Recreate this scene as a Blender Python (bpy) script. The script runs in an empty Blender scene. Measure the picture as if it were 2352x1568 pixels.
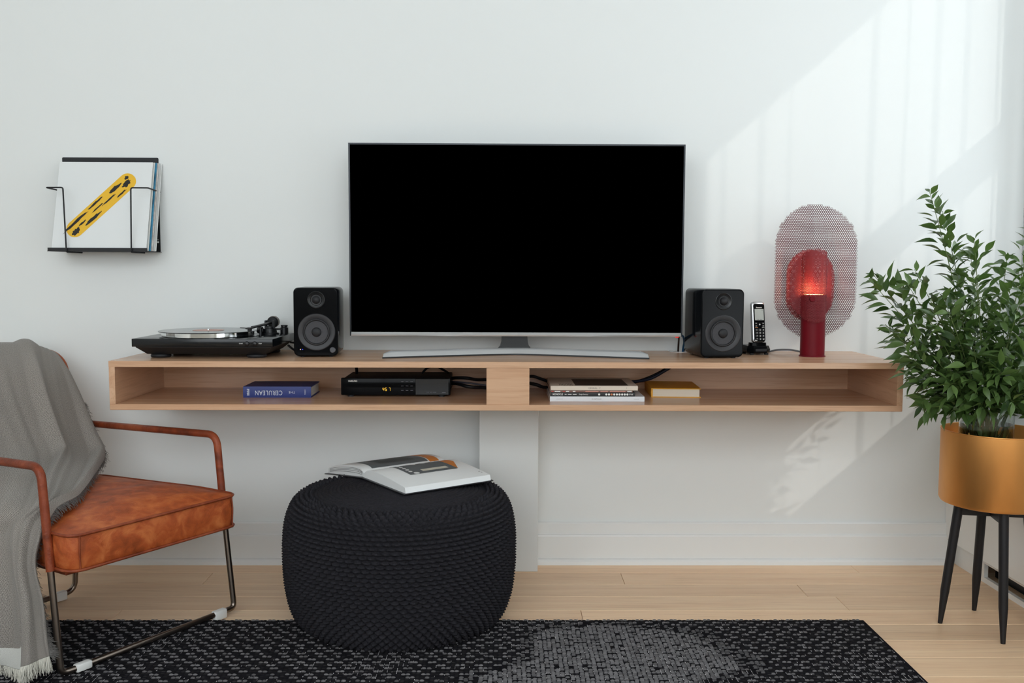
import bpy, bmesh, math, random
from mathutils import Vector, Matrix, Euler
import numpy as np

random.seed(7)
rng = np.random.default_rng(7)
S = bpy.context.scene
C = S.collection
PI = math.pi

# ------------------------------------------------------------------ camera
def make_camera():
    f, pitch, yaw, roll = 2142.0, .0748, .0115, .0039
    fw = Vector((math.sin(yaw)*math.cos(pitch), math.cos(yaw)*math.cos(pitch), -math.sin(pitch)))
    rt = Vector((math.cos(yaw), -math.sin(yaw), 0)); up = rt.cross(fw)
    R = rt*math.cos(roll) + up*math.sin(roll); U = up*math.cos(roll) - rt*math.sin(roll)
    cd = bpy.data.cameras.new('camera'); cd.sensor_width = 36; cd.lens = f/2352*36; cd.clip_start = .05
    o = bpy.data.objects.new('camera', cd); C.objects.link(o)
    M = Matrix.Identity(4)
    for i in range(3):
        M[i][0] = R[i]; M[i][1] = U[i]; M[i][2] = -fw[i]
    M[0][3], M[1][3], M[2][3] = 0, -3.3048, 1.0491
    o.matrix_world = M
    S.camera = o
make_camera()

# ------------------------------------------------------------------ light
EXPOSURE = 0.2
SKY = 4.2
SUN = .85
S.view_settings.view_transform = 'Standard'
S.view_settings.look = 'None'
S.view_settings.exposure = EXPOSURE
S.view_settings.gamma = 1
S.view_settings.use_curve_mapping = False
w = bpy.data.worlds.new('sky'); S.world = w; w.use_nodes = True
w.node_tree.nodes['Background'].inputs[0].default_value = (.90, .96, 1.0, 1)
w.node_tree.nodes['Background'].inputs[1].default_value = SKY
sd = bpy.data.lights.new('sun', 'SUN'); sd.energy = SUN; sd.angle = math.radians(.53); sd.color = (1, .95, .88)
so = bpy.data.objects.new('sun', sd); C.objects.link(so)
so.rotation_euler = Vector((-1, 1, -.88)).to_track_quat('-Z', 'Y').to_euler()
so.location = (4, -3, 4)
XR, XL, YF, ZC = 1.87, -3.0, -4.5, 3.5          # right wall, left wall, wall behind camera, ceiling
WINS = [(-1.36, -.12, .9, 2.64), (-4.0, -2.2, .12, 1.05)]   # right wall windows, the low second one unseen, added for bounce light: y0, y1, z0, z1
RWIN = (-2.75, 1.75, 1.0, 3.15)                                  # unseen window added behind the camera for fill light: x0, x1, z0, z1
def portal(name, loc, rot, sx, sy):
    l = bpy.data.lights.new(name, 'AREA'); l.shape = 'RECTANGLE'; l.size = sx; l.size_y = sy
    l.cycles.is_portal = True
    o = bpy.data.objects.new(name, l); C.objects.link(o); o.location = loc; o.rotation_euler = rot
for (y0, y1, z0, z1) in WINS:
    portal('window_portal', (XR+.2, (y0+y1)/2, (z0+z1)/2), Vector((-1, 0, 0)).to_track_quat('-Z', 'Y').to_euler(), y1-y0, z1-z0)
portal('window_portal', ((RWIN[0]+RWIN[1])/2, YF-.2, (RWIN[2]+RWIN[3])/2), Vector((0, 1, 0)).to_track_quat('-Z', 'Y').to_euler(), RWIN[1]-RWIN[0], RWIN[3]-RWIN[2])
S.cycles.max_bounces = 10; S.cycles.diffuse_bounces = 6; S.cycles.transparent_max_bounces = 24
S.cycles.use_denoising = True
S.cycles.sample_clamp_indirect = 6

# ------------------------------------------------------------------ materials
def lin(h):
    if isinstance(h, str):
        c = [int(h[i:i+2], 16)/255 for i in (0, 2, 4)]
    else:
        c = [x/255 for x in h]
    return [x/12.92 if x <= .04045 else ((x+.055)/1.055)**2.4 for x in c] + [1]
def setin(b, k, v):
    if k in b.inputs: b.inputs[k].default_value = v
def mat(name, col, rough=.5, metal=0, spec=.5, coat=0, var=0, vscale=30, bump=0, bscale=200, trans=0, ior=1.45, emit=None, estr=0, stretch=None):
    m = bpy.data.materials.new(name); m.use_nodes = True
    nt = m.node_tree; b = nt.nodes['Principled BSDF']
    c = lin(col)
    b.inputs['Base Color'].default_value = c
    b.inputs['Roughness'].default_value = rough; b.inputs['Metallic'].default_value = metal
    setin(b, 'Specular IOR Level', spec); setin(b, 'Coat Weight', coat); setin(b, 'Transmission Weight', trans); setin(b, 'IOR', ior)
    if emit is not None:
        setin(b, 'Emission Color', lin(emit)); setin(b, 'Emission Strength', estr)
    if var or bump:
        tc = nt.nodes.new('ShaderNodeTexCoord'); mp = nt.nodes.new('ShaderNodeMapping')
        nt.links.new(tc.outputs['Object'], mp.inputs[0])
        if stretch: mp.inputs['Scale'].default_value = stretch
        if var:
            n = nt.nodes.new('ShaderNodeTexNoise'); n.inputs['Scale'].default_value = vscale; n.inputs['Detail'].default_value = 6
            nt.links.new(mp.outputs[0], n.inputs[0])
            r = nt.nodes.new('ShaderNodeValToRGB')
            r.color_ramp.elements[0].position = .32; r.color_ramp.elements[1].position = .68
            r.color_ramp.elements[0].color = [x*(1-var) for x in c[:3]]+[1]
            r.color_ramp.elements[1].color = [min(1, x*(1+var)) for x in c[:3]]+[1]
            nt.links.new(n.outputs[0], r.inputs[0]); nt.links.new(r.outputs[0], b.inputs['Base Color'])
        if bump:
            n2 = nt.nodes.new('ShaderNodeTexNoise'); n2.inputs['Scale'].default_value = bscale; n2.inputs['Detail'].default_value = 3
            nt.links.new(mp.outputs[0], n2.inputs[0])
            bp = nt.nodes.new('ShaderNodeBump'); bp.inputs['Strength'].default_value = bump; bp.inputs['Distance'].default_value = .002
            nt.links.new(n2.outputs[0], bp.inputs['Height']); nt.links.new(bp.outputs[0], b.inputs['Normal'])
    return m
def wood(name, a, b_, axis=0, rough=.4, scale=1.0, perobj=False, dark=None):
    """oak: long grain along one axis"""
    m = bpy.data.materials.new(name); m.use_nodes = True
    nt = m.node_tree; b = nt.nodes['Principled BSDF']; N = nt.nodes.new; L = nt.links.new
    tc = N('ShaderNodeTexCoord'); mp = N('ShaderNodeMapping')
    sc = [26*scale]*3; sc[axis] = 1.1*scale; mp.inputs['Scale'].default_value = sc
    if perobj:
        oi = N('ShaderNodeObjectInfo'); mu = N('ShaderNodeMath'); mu.operation = 'MULTIPLY'; mu.inputs[1].default_value = 40
        L(oi.outputs['Random'], mu.inputs[0])
        ad = N('ShaderNodeVectorMath'); ad.operation = 'ADD'
        L(tc.outputs['Object'], ad.inputs[0]); L(mu.outputs[0], ad.inputs[1]); L(ad.outputs[0], mp.inputs[0])
    else:
        L(tc.outputs['Object'], mp.inputs[0])
    n1 = N('ShaderNodeTexNoise'); n1.inputs['Scale'].default_value = 1.0; n1.inputs['Detail'].default_value = 8; n1.inputs['Roughness'].default_value = .6; n1.inputs['Distortion'].default_value = .6
    n2 = N('ShaderNodeTexNoise'); n2.inputs['Scale'].default_value = 7.0; n2.inputs['Detail'].default_value = 4
    L(mp.outputs[0], n1.inputs[0]); L(mp.outputs[0], n2.inputs[0])
    r = N('ShaderNodeValToRGB'); r.color_ramp.elements[0].position = .3; r.color_ramp.elements[1].position = .7
    r.color_ramp.elements[0].color = lin(b_); r.color_ramp.elements[1].color = lin(a)
    L(n1.outputs[0], r.inputs[0])
    r2 = N('ShaderNodeValToRGB'); r2.color_ramp.elements[0].position = .30; r2.color_ramp.elements[1].position = .48
    r2.color_ramp.elements[0].color = (.78, .72, .66, 1); r2.color_ramp.elements[1].color = (1, 1, 1, 1)
    L(n2.outputs[0], r2.inputs[0])
    mx = N('ShaderNodeMix'); mx.data_type = 'RGBA'; mx.blend_type = 'MULTIPLY'; mx.inputs[0].default_value = .55
    L(r.outputs[0], mx.inputs[6]); L(r2.outputs[0], mx.inputs[7])
    out = mx.outputs[2]
    if perobj:
        mr = N('ShaderNodeMapRange'); mr.inputs[3].default_value = .9; mr.inputs[4].default_value = 1.08
        oi2 = N('ShaderNodeObjectInfo'); L(oi2.outputs['Random'], mr.inputs[0])
        m3 = N('ShaderNodeMix'); m3.data_type = 'RGBA'; m3.blend_type = 'MULTIPLY'; m3.inputs[0].default_value = 1
        L(out, m3.inputs[6]); L(mr.outputs[0], m3.inputs[7]); out = m3.outputs[2]
    L(out, b.inputs['Base Color']); b.inputs['Roughness'].default_value = rough
    bp = N('ShaderNodeBump'); bp.inputs['Strength'].default_value = .06; bp.inputs['Distance'].default_value = .001
    L(n2.outputs[0], bp.inputs['Height']); L(bp.outputs[0], b.inputs['Normal'])
    return m

M = {}
M['wall'] = mat('wall paint', 'e2e5e4', .85, spec=.25, bump=.04, bscale=60)
M['wall2'] = mat('side wall paint', 'e4e6e5', .9, spec=.2)
M['wall3'] = mat('rear wall paint', 'c9cac8', .9, spec=.2)
M['ceil'] = mat('ceiling paint', 'b4b6b4', .9, spec=.2)
M['trim'] = mat('trim paint', 'e4e6e5', .45, spec=.4)
M['pier'] = mat('pier paint', 'dfe1df', .6, spec=.3)
M['oak'] = wood('oak veneer', 'd3ac8c', 'c19573', 0, .26)
M['oak_y'] = wood('oak veneer end', 'd3ac8c', 'c19573', 1, .36)
M['floor'] = wood('oak plank', 'f6d8b4', 'e8c29c', 0, .42, .8, True)
M['gap'] = mat('floor underlay', '4a3524', .9)
M['black'] = mat('black satin plastic', '101113', .35)
M['blackgloss'] = mat('black gloss lacquer', '0a0b0d', .12, spec=.09)
M['lacquer'] = mat('black lacquer sides', '15171a', .16, spec=.7)
M['blackmatte'] = mat('black matte metal', '16171a', .55)
M['rubber'] = mat('rubber', '1b1b1e', .6)
M['cone'] = mat('woven speaker cone', '3a3a3e', .5, bump=.5, bscale=900)
M['surround'] = mat('rubber surround', '2a2a2d', .45)
M['screen'] = mat('dark screen glass', '000000', .35, spec=0.0)
M['bezel'] = mat('tv bezel', '23262a', .3, .5)
M['chrome'] = mat('brushed aluminium', 'd4d5d6', .36, .55)
M['alu'] = mat('silver trim', 'd6d7d8', .35, .75)
M['steel'] = mat('dark steel', '8a7f76', .3, 1)
M['platter'] = mat('polished platter', 'e8eaea', .08, 1)
M['white'] = mat('white lacquer', 'e6e7e5', .18, spec=.5)
M['whitepl'] = mat('white plastic', 'e9e9e6', .4)
M['brass'] = mat('brushed brass', 'dc9f5c', .44, .95, var=.10, vscale=2.2, stretch=(4, 4, 1.4), bump=.03, bscale=60)
def leather(name, dark, mid, light, rough=.46):
    m = bpy.data.materials.new(name); m.use_nodes = True
    nt = m.node_tree; b = nt.nodes['Principled BSDF']; N = nt.nodes.new; L = nt.links.new
    tc = N('ShaderNodeTexCoord')
    def noise(sc, det, dist=0):
        n = N('ShaderNodeTexNoise'); n.inputs['Scale'].default_value = sc; n.inputs['Detail'].default_value = det; n.inputs['Distortion'].default_value = dist
        L(tc.outputs['Object'], n.inputs[0]); return n
    big, mid_n, fine = noise(5.5, 5, 1.2), noise(28, 6, .8), noise(420, 2)
    mx = N('ShaderNodeMath'); mx.operation = 'MULTIPLY_ADD'; mx.inputs[1].default_value = .45; L(mid_n.outputs[0], mx.inputs[0])
    sc_ = N('ShaderNodeMath'); sc_.operation = 'MULTIPLY'; sc_.inputs[1].default_value = .60; L(big.outputs[0], sc_.inputs[0]); L(sc_.outputs[0], mx.inputs[2])
    r = N('ShaderNodeValToRGB'); r.color_ramp.elements[0].position = .36; r.color_ramp.elements[0].color = lin(dark)
    r.color_ramp.elements[1].position = .68; r.color_ramp.elements[1].color = lin(light)
    e = r.color_ramp.elements.new(.52); e.color = lin(mid)
    L(mx.outputs[0], r.inputs[0]); L(r.outputs[0], b.inputs['Base Color']); b.inputs['Roughness'].default_value = rough; setin(b, 'Specular IOR Level', .32)
    wr = noise(14, 7, 2.2)
    ad = N('ShaderNodeMath'); ad.operation = 'MULTIPLY_ADD'; ad.inputs[1].default_value = 3.0; L(wr.outputs[0], ad.inputs[0]); L(fine.outputs[0], ad.inputs[2])
    bp = N('ShaderNodeBump'); bp.inputs['Strength'].default_value = .45; bp.inputs['Distance'].default_value = .0016
    L(ad.outputs[0], bp.inputs['Height']); L(bp.outputs[0], b.inputs['Normal'])
    return m
M['leather'] = leather('tan leather', '7c3a1c', 'ab5228', 'cb7440')
M['leather2'] = leather('tan leather wrap', '5e2814', '823a1f', '9c5030', .42)
M['maroon'] = mat('maroon powder coat', '6a0e1b', .45, spec=.2)
M['maroonp'] = mat('maroon perforated sheet', '561a22', .45)
M['paper'] = mat('paper', 'e4e6e6', .75)
M['paperedge'] = mat('page edges', 'd2cfc9', .85, var=.12, vscale=5, stretch=(1, 1, 260))

# ------------------------------------------------------------------ mesh helpers
class MB:
    def __init__(s): s.v = []; s.f = []; s.mi = []; s.cur = 0
    def add(s, vs, fs):
        k = len(s.v); s.v += [tuple(p) for p in vs]
        for q in fs: s.f.append([i+k for i in q]); s.mi.append(s.cur)
        return s
    def box(s, x0, x1, y0, y1, z0, z1):
        v = [(x, y, z) for x in (x0, x1) for y in (y0, y1) for z in (z0, z1)]
        return s.add(v, [(0, 1, 3, 2), (4, 6, 7, 5), (0, 4, 5, 1), (2, 3, 7, 6), (0, 2, 6, 4), (1, 5, 7, 3)])
    def bbox(s, x0, x1, y0, y1, z0, z1, r=.002, seg=2, mtx=None):
        bm = bmesh.new(); bmesh.ops.create_cube(bm, size=1)
        for v in bm.verts: v.co = Vector(((x0+x1)/2+v.co.x*(x1-x0), (y0+y1)/2+v.co.y*(y1-y0), (z0+z1)/2+v.co.z*(z1-z0)))
        bmesh.ops.bevel(bm, geom=bm.edges[:], offset=r, segments=seg, profile=.5, affect='EDGES')
        bm.verts.index_update()
        vs = [(mtx @ v.co if mtx else v.co) for v in bm.verts]
        fs = [[v.index for v in f.verts] for f in bm.faces]; bm.free()
        return s.add(vs, fs)
    def loft(s, rings, cap0=True, cap1=True, closed=True):
        n = len(rings[0]); vs = [p for r in rings for p in r]; fs = []
        for i in range(len(rings)-1):
            for j in range(n if closed else n-1):
                a, b = i*n+j, i*n+(j+1) % n
                fs.append((a, b, b+n, a+n))
        if cap0: fs.append(tuple(range(n-1, -1, -1)))
        if cap1: fs.append(tuple(range((len(rings)-1)*n, len(rings)*n)))
        return s.add(vs, fs)
    def lathe(s, prof, n=32, c=(0, 0, 0), axis='Z', cap0=True, cap1=True):
        rings = []
        for r, z in prof:
            r = max(r, 1e-5); ring = []
            for k in range(n):
                t = 2*PI*k/n; a, b = r*math.cos(t), r*math.sin(t)
                p = (a, b, z) if axis == 'Z' else ((a, -z, b) if axis == 'F' else (z, a, b))
                ring.append((c[0]+p[0], c[1]+p[1], c[2]+p[2]))
            rings.append(ring)
        return s.loft(rings, cap0, cap1)
    def tube(s, pts, r, n=10, cap=True):
        P = [Vector(p) for p in pts]; rings = []
        t0 = (P[1]-P[0]).normalized(); ref = Vector((0, 0, 1)) if abs(t0.z) < .9 else Vector((1, 0, 0))
        nrm = t0.cross(ref).normalized(); prev = t0
        for i, p in enumerate(P):
            if i == 0: t = t0
            elif i == len(P)-1: t = (P[i]-P[i-1]).normalized()
            else: t = ((P[i+1]-P[i]).normalized()+(P[i]-P[i-1]).normalized()).normalized()
            q = prev.rotation_difference(t); nrm = q @ nrm; nrm = (nrm-t*nrm.dot(t)).normalized(); prev = t
            bn = t.cross(nrm); rr = r[i] if isinstance(r, (list, tuple)) else r
            rings.append([p+nrm*rr*math.cos(2*PI*k/n)+bn*rr*math.sin(2*PI*k/n) for k in range(n)])
        return s.loft(rings, cap, cap)
    def grid(s, fn, nu, nv):
        vs = [fn(i/nu, j/nv) for j in range(nv+1) for i in range(nu+1)]
        fs = [(j*(nu+1)+i, j*(nu+1)+i+1, (j+1)*(nu+1)+i+1, (j+1)*(nu+1)+i) for j in range(nv) for i in range(nu)]
        return s.add(vs, fs)
    def obj(s, name, m, parent=None, smooth=None, flat=False):
        me = bpy.data.meshes.new(name); me.from_pydata(s.v, [], s.f)
        ms = m if isinstance(m, (list, tuple)) else [m]
        for x in ms: me.materials.append(M[x] if isinstance(x, str) else x)
        if len(ms) > 1: me.polygons.foreach_set('material_index', s.mi)
        me.update()
        bm = bmesh.new(); bm.from_mesh(me); bmesh.ops.recalc_face_normals(bm, faces=bm.faces[:]); bm.to_mesh(me); bm.free()
        if not flat:
            me.polygons.foreach_set('use_smooth', [True]*len(me.polygons))
            me.set_sharp_from_angle(angle=math.radians(smooth or 38))
        o = bpy.data.objects.new(name, me); C.objects.link(o)
        if parent: o.parent = parent
        return o

def fillet(pts, r, n=6):
    """polyline with its inner corners rounded"""
    P = [Vector(p) for p in pts]; out = [P[0]]
    for i in range(1, len(P)-1):
        a = (P[i-1]-P[i]); b = (P[i+1]-P[i]); rr = min(r, a.length*.48, b.length*.48)
        p0 = P[i]+a.normalized()*rr; p1 = P[i]+b.normalized()*rr
        for k in range(n+1):
            t = k/n; out.append(p0*(1-t)**2+P[i]*2*t*(1-t)+p1*t*t)
    out.append(P[-1]); return out
def smooth_path(pts, n=8):
    P = [Vector(p) for p in pts]; out = []
    for i in range(len(P)-1):
        p0 = P[max(i-1, 0)]; p1 = P[i]; p2 = P[i+1]; p3 = P[min(i+2, len(P)-1)]
        for k in range(n):
            t = k/n
            out.append(.5*((2*p1)+(-p0+p2)*t+(2*p0-5*p1+4*p2-p3)*t*t+(-p0+3*p1-3*p2+p3)*t**3))
    out.append(P[-1]); return out
def rrect(w, h, r, n=6, cx=0, cz=0):
    out = []
    for (sx, sz, a0) in ((1, 1, 0), (-1, 1, 90), (-1, -1, 180), (1, -1, 270)):
        for k in range(n+1):
            t = math.radians(a0+90*k/n)
            out.append((cx+sx*(w/2-r)+r*math.cos(t), cz+sz*(h/2-r)+r*math.sin(t)))
    return out
def thing(name, label, cat, loc=(0, 0, 0), rz=0, group=None):
    o = bpy.data.objects.new(name, None); o.empty_display_size = .05; C.objects.link(o)
    o.location = loc; o.rotation_euler = (0, 0, rz)
    return tag(o, label, cat, group)
def tag(o, label, cat, group=None):
    o['label'] = label; o['category'] = cat
    if group: o['group'] = group
    return o
def struct(o, label=None, cat=None):
    o['kind'] = 'structure'
    if label: o['label'] = label
    if cat: o['category'] = cat
    return o
def text(s, size, m, parent, loc, rot=(PI/2, 0, 0), ext=.0002, align='CENTER', name='lettering', spacing=1.0, sx=1.0, shear=0, bold=0):
    cu = bpy.data.curves.new('t', 'FONT'); cu.body = s; cu.size = size; cu.extrude = ext; cu.align_x = align; cu.align_y = 'CENTER'
    cu.space_character = spacing; cu.shear = shear; cu.offset = bold; cu.resolution_u = 3
    t = bpy.data.objects.new('t', cu); C.objects.link(t)
    dg = bpy.context.evaluated_depsgraph_get()
    me = bpy.data.meshes.new_from_object(t.evaluated_get(dg)); me.name = name
    bpy.data.objects.remove(t)
    me.materials.clear(); me.materials.append(M[m] if isinstance(m, str) else m)
    o = bpy.data.objects.new(name, me); C.objects.link(o); o.parent = parent
    o.location = loc; o.rotation_euler = rot; o.scale = (sx, 1, 1)
    return o

# ------------------------------------------------------------------ the room
b = MB(); b.box(XL, XR, 0, .15, 0, ZC); struct(b.obj('wall_back', 'wall', flat=True), 'plain white wall behind the television')
b = MB(); b.box(XL-.15, XL, YF, .15, 0, ZC); struct(b.obj('wall_left', 'wall2', flat=True))
b = MB()
x0, x1, z0, z1 = RWIN
b.box(XL-.15, x0, YF-.2, YF, 0, ZC); b.box(x1, XR+.2, YF-.2, YF, 0, ZC); b.box(x0, x1, YF-.2, YF, 0, z0); b.box(x0, x1, YF-.2, YF, z1, ZC)
struct(b.obj('wall_front', 'wall3', flat=True))
b = MB()
b.box(XR, XR+.2, YF, WINS[1][0], 0, ZC); b.box(XR, XR+.2, WINS[1][1], WINS[0][0], 0, ZC); b.box(XR, XR+.2, WINS[0][1], .15, 0, ZC)
for (y0, y1, z0, z1) in WINS:
    b.box(XR, XR+.2, y0, y1, 0, z0); b.box(XR, XR+.2, y0, y1, z1, ZC)
struct(b.obj('wall_right', 'wall2', flat=True))
b = MB(); b.box(XL-.15, XR+.2, YF-.2, .15, ZC, ZC+.15); struct(b.obj('ceiling', 'ceil', flat=True))

def window(n, horizontal_axis, a0, a1, z0, z1, transom, plane):
    f = MB(); t = .05
    def bar(p0, p1, q0, q1):
        if horizontal_axis == 'Y': f.box(plane, plane+.06, p0, p1, q0, q1)
        else: f.box(p0, p1, plane-.06, plane, q0, q1)
    bar(a0, a1, z0, z0+t); bar(a0, a1, z1-t, z1); bar(a0, a0+t, z0+t, z1-t); bar(a1-t, a1, z0+t, z1-t)
    for z in transom: bar(a0+t, a1-t, z, z+.11)
    k = max(1, round((a1-a0)/1.4))
    for i in range(1, k):
        m_ = a0+(a1-a0)*i/k; bar(m_-.03, m_+.03, z0+t, z1-t)
    return struct(f.obj('window_%d' % n, 'trim', flat=True))
window(1, 'Y', *WINS[0], [1.66], XR+.1)
window(2, 'Y', *WINS[1], [], XR+.1)  # low opening added for its light, not a known window
window(3, 'X', *RWIN, [2.0], YF-.1)  # added opening that fills the room with light from behind the camera

# floor: planks over a dark underlay
b = MB(); b.box(XL-.15, XR+.2, YF-.2, .15, -.12, -.0065)
floor = struct(b.obj('floor', 'gap', flat=True), 'pale oak plank floor')
PW, PLEN = .12, 1.42
def plank_mesh(ln):
    p = MB(); p.bbox(0, ln-.0012, -PW+.0007, -.0007, -.012, 0, .0009, 1)
    o = p.obj('plank', 'floor', flat=True); me = o.data; bpy.data.objects.remove(o); return me
pm_full = plank_mesh(PLEN)
short = {}
row = 0; y = .004
while y > YF:
    off = (row*.53+.31*(row % 3)) % PLEN
    x = XL-off
    while x < XR:
        a, c_ = max(x, XL), min(x+PLEN, XR)
        if c_-a > .02:
            if c_-a > PLEN-.001: me = pm_full
            else:
                k = round(c_-a, 2); me = short.get(k) or short.setdefault(k, plank_mesh(c_-a))
            o = bpy.data.objects.new('plank', me); C.objects.link(o); o.parent = floor; o.location = (a, y, 0)
        x += PLEN
    y -= PW; row += 1

# baseboard of the back wall: stepped profile with a quarter round
prof = [(0, .1504), (-.008, .1504), (-.012, .146), (-.012, .108), (-.017, .106), (-.019, .101), (-.019, .022), (-.026, .019), (-.031, .012), (-.033, .0), (0, 0)]
def baseboard(name, x0, x1):
    b = MB(); b.loft([[(x0, y, z) for y, z in prof], [(x1, y, z) for y, z in prof]])
    return struct(b.obj(name, 'trim', flat=True))
o = baseboard('baseboard_back', XL, -.0755); o['label'] = 'stepped white baseboard left of the boxed support'
o = baseboard('baseboard_back', .1302, 1.63); o['label'] = 'stepped white baseboard right of the boxed support'
b = MB(); b.bbox(-.0753, .13, -.1042, .0, 0, .6183, .0015, 1)
struct(b.obj('trim_1', 'pier', flat=True), 'white boxed support under the floating shelf')

# ------------------------------------------------------------------ low white radiator cover under the window
t = thing('radiator_cover', 'low glossy white radiator cover along the right wall behind the plant stand', 'radiator cover', (1.61, 0, 0))
b = MB(); b.bbox(0, .022, -3.6, -.001, .0914, .532, .002, 1); b.obj('front_panel', 'white', t, flat=True)
b = MB(); b.bbox(-.004, .258, -3.6, -.001, .533, .553, .003, 2); b.obj('top_board', 'white', t)
b = MB()
b.box(.036, .05, -.215, -.001, 0, .089); b.box(.036, .05, -3.6, -.215, 0, .018); b.box(.036, .05, -3.6, -.215, .072, .089)
pl = b.obj('plinth', 'white', t, flat=True)
b = MB(); b.box(.075, .08, -3.6, -.215, .018, .072); b.obj('vent_slot', 'black', pl, flat=True)
b = MB(); b.box(.025, .034, -3.6, -.215, .072, .0905); b.obj('slot_trim', 'alu', pl, flat=True)

# ------------------------------------------------------------------ floating shelf
SX0, SX1, SD, ST, SB, TH = -1.2085, 1.2515, .4348, .7703, .6183, .0184
SF = SB+TH
t = thing('floating_shelf', 'long pale oak floating shelf box mounted on the white wall', 'shelf', (0, 0, SB))
def zz(z): return z-SB
GX, GY = .628, -.036       # cable outlet in the top
b = MB()
e = .0012
b.box(SX0, GX-.036, -SD, -.0005, zz(ST-TH), zz(ST)); b.box(GX+.036, SX1, -SD, -.0005, zz(ST-TH), zz(ST))
b.box(GX-.036, GX+.036, -SD, -.065, zz(ST-TH), zz(ST))
b.obj('top_panel', 'oak', t, flat=True)
b = MB(); b.bbox(SX0, SX1, -SD, -.0005, 0, TH, e, 1); b.obj('bottom_panel', 'oak', t, flat=True)
for x in (SX0, SX1-TH):
    b = MB(); b.bbox(x, x+TH, -SD+.0004, -.0005, TH, zz(ST-TH), .0006, 1); b.obj('end_panel', 'oak_y', t, flat=True)
b = MB(); b.box(SX0+TH, SX1-TH, -.018, -.0005, TH, zz(ST-TH)); b.obj('back_panel', 'oak', t, flat=True)
b = MB(); b.bbox(-.0455, .0875, -SD+.002, -.02, TH, zz(ST-TH), .0008, 1); b.obj('divider', 'oak', t, flat=True)
b = MB(); b.lathe([(.031, 0), (.036, 0), (.036, .0016), (.031, .0016), (.031, -.0005)], 32, (GX, GY, zz(ST)), cap0=False, cap1=False); b.obj('cable_outlet', 'whitepl', t)


# ------------------------------------------------------------------ television
TX, TY = .0505, -.185
t = thing('television', 'large black flat-screen television with thin silver lower edge, standing on the shelf', 'television', (TX, TY, ST))
zb_, zt_, hw, hb = .8335-ST, 1.4695-ST, .5565, .5545
def tvw(z): return hb+(hw-hb)*(z-zb_)/(zt_-zb_)
bz = .0052
b = MB()
b.bbox(-hb, hb, .006, .034, zb_+.004, zt_-.002, .004, 2); b.obj('rear_shell', 'black', t)
b = MB()
b.box(-hw, hw, -.006, .010, zt_-bz, zt_); b.obj('top_bezel', 'bezel', t, flat=True)
for s in (-1, 1):
    b = MB(); xa, xb = sorted((s*hw, s*(hw-bz))); b.box(xa, xb, -.006, .010, zb_, zt_-bz); b.obj('side_bezel', 'bezel', t, flat=True)
b = MB(); b.box(-hw+bz, hw-bz, -.003, .008, zb_+.012, zt_-bz); b.obj('screen', 'screen', t, flat=True)
b = MB()
pr = [(-.004, zb_+.0125), (-.010, zb_+.0045), (-.0085, zb_), (.012, zb_), (.012, zb_+.0125)]
b.loft([[(-hw+bz, y, z) for y, z in pr], [(hw-bz, y, z) for y, z in pr]]); b.obj('lower_trim', 'alu', t, flat=True)
b = MB(); b.bbox(.535, .546, -.002, .010, zb_-.004, zb_+.001, .001, 1)
b.obj('remote_sensor', mat('red sensor', '8a1410', .2, emit='ff2a18', estr=.5), t)
b = MB()   # flared neck
rings = []
for z, hwid, yb in ((.006, .088, .0), (.012, .070, .002), (.020, .056, .004), (.030, .048, .006), (.045, .0445, .008), (zb_+.004, .043, .010)):
    rings.append([(-.006+sx*hwid, .030+sy*.012+yb*0, z) for sx, sy in ((-1, -1), (1, -1), (1, 1), (-1, 1))])
b.loft(rings); b.obj('neck', 'black', t, 30)
# wide shallow-V stand: an arm each side, slanted bright face over a dark underside
def armpt(u):   # u in -1..1 -> centre line x, y
    x = -.003+u*.426
    return x, -.006-.140*abs(u)**1.18*(1 if abs(u) > .02 else 1)
for part, m_, zlo in (('stand_arm', 'chrome', .0045), ('stand_underside', 'black', 0)):
    b = MB(); rings = []
    us = [i/40*2-1 for i in range(41)]
    for u in us:
        x, y = armpt(u); k = .86+.0*abs(u); end = 1-max(0, abs(u)-.965)/.035*.35
        h = .0225*end
        if part == 'stand_arm':
            rings.append([(x, y-.001, .0045), (x, y+.010, h*.75), (x, y+.016, h), (x, y+.030, h), (x, y+.034, .0045)])
        else:
            rings.append([(x*1.004, y-.002, .0), (x*1.004, y-.002, .005), (x*1.004, y+.036, .005), (x*1.004, y+.036, 0)])
    b.loft(rings); b.obj(part, m_, t, 50)

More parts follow.
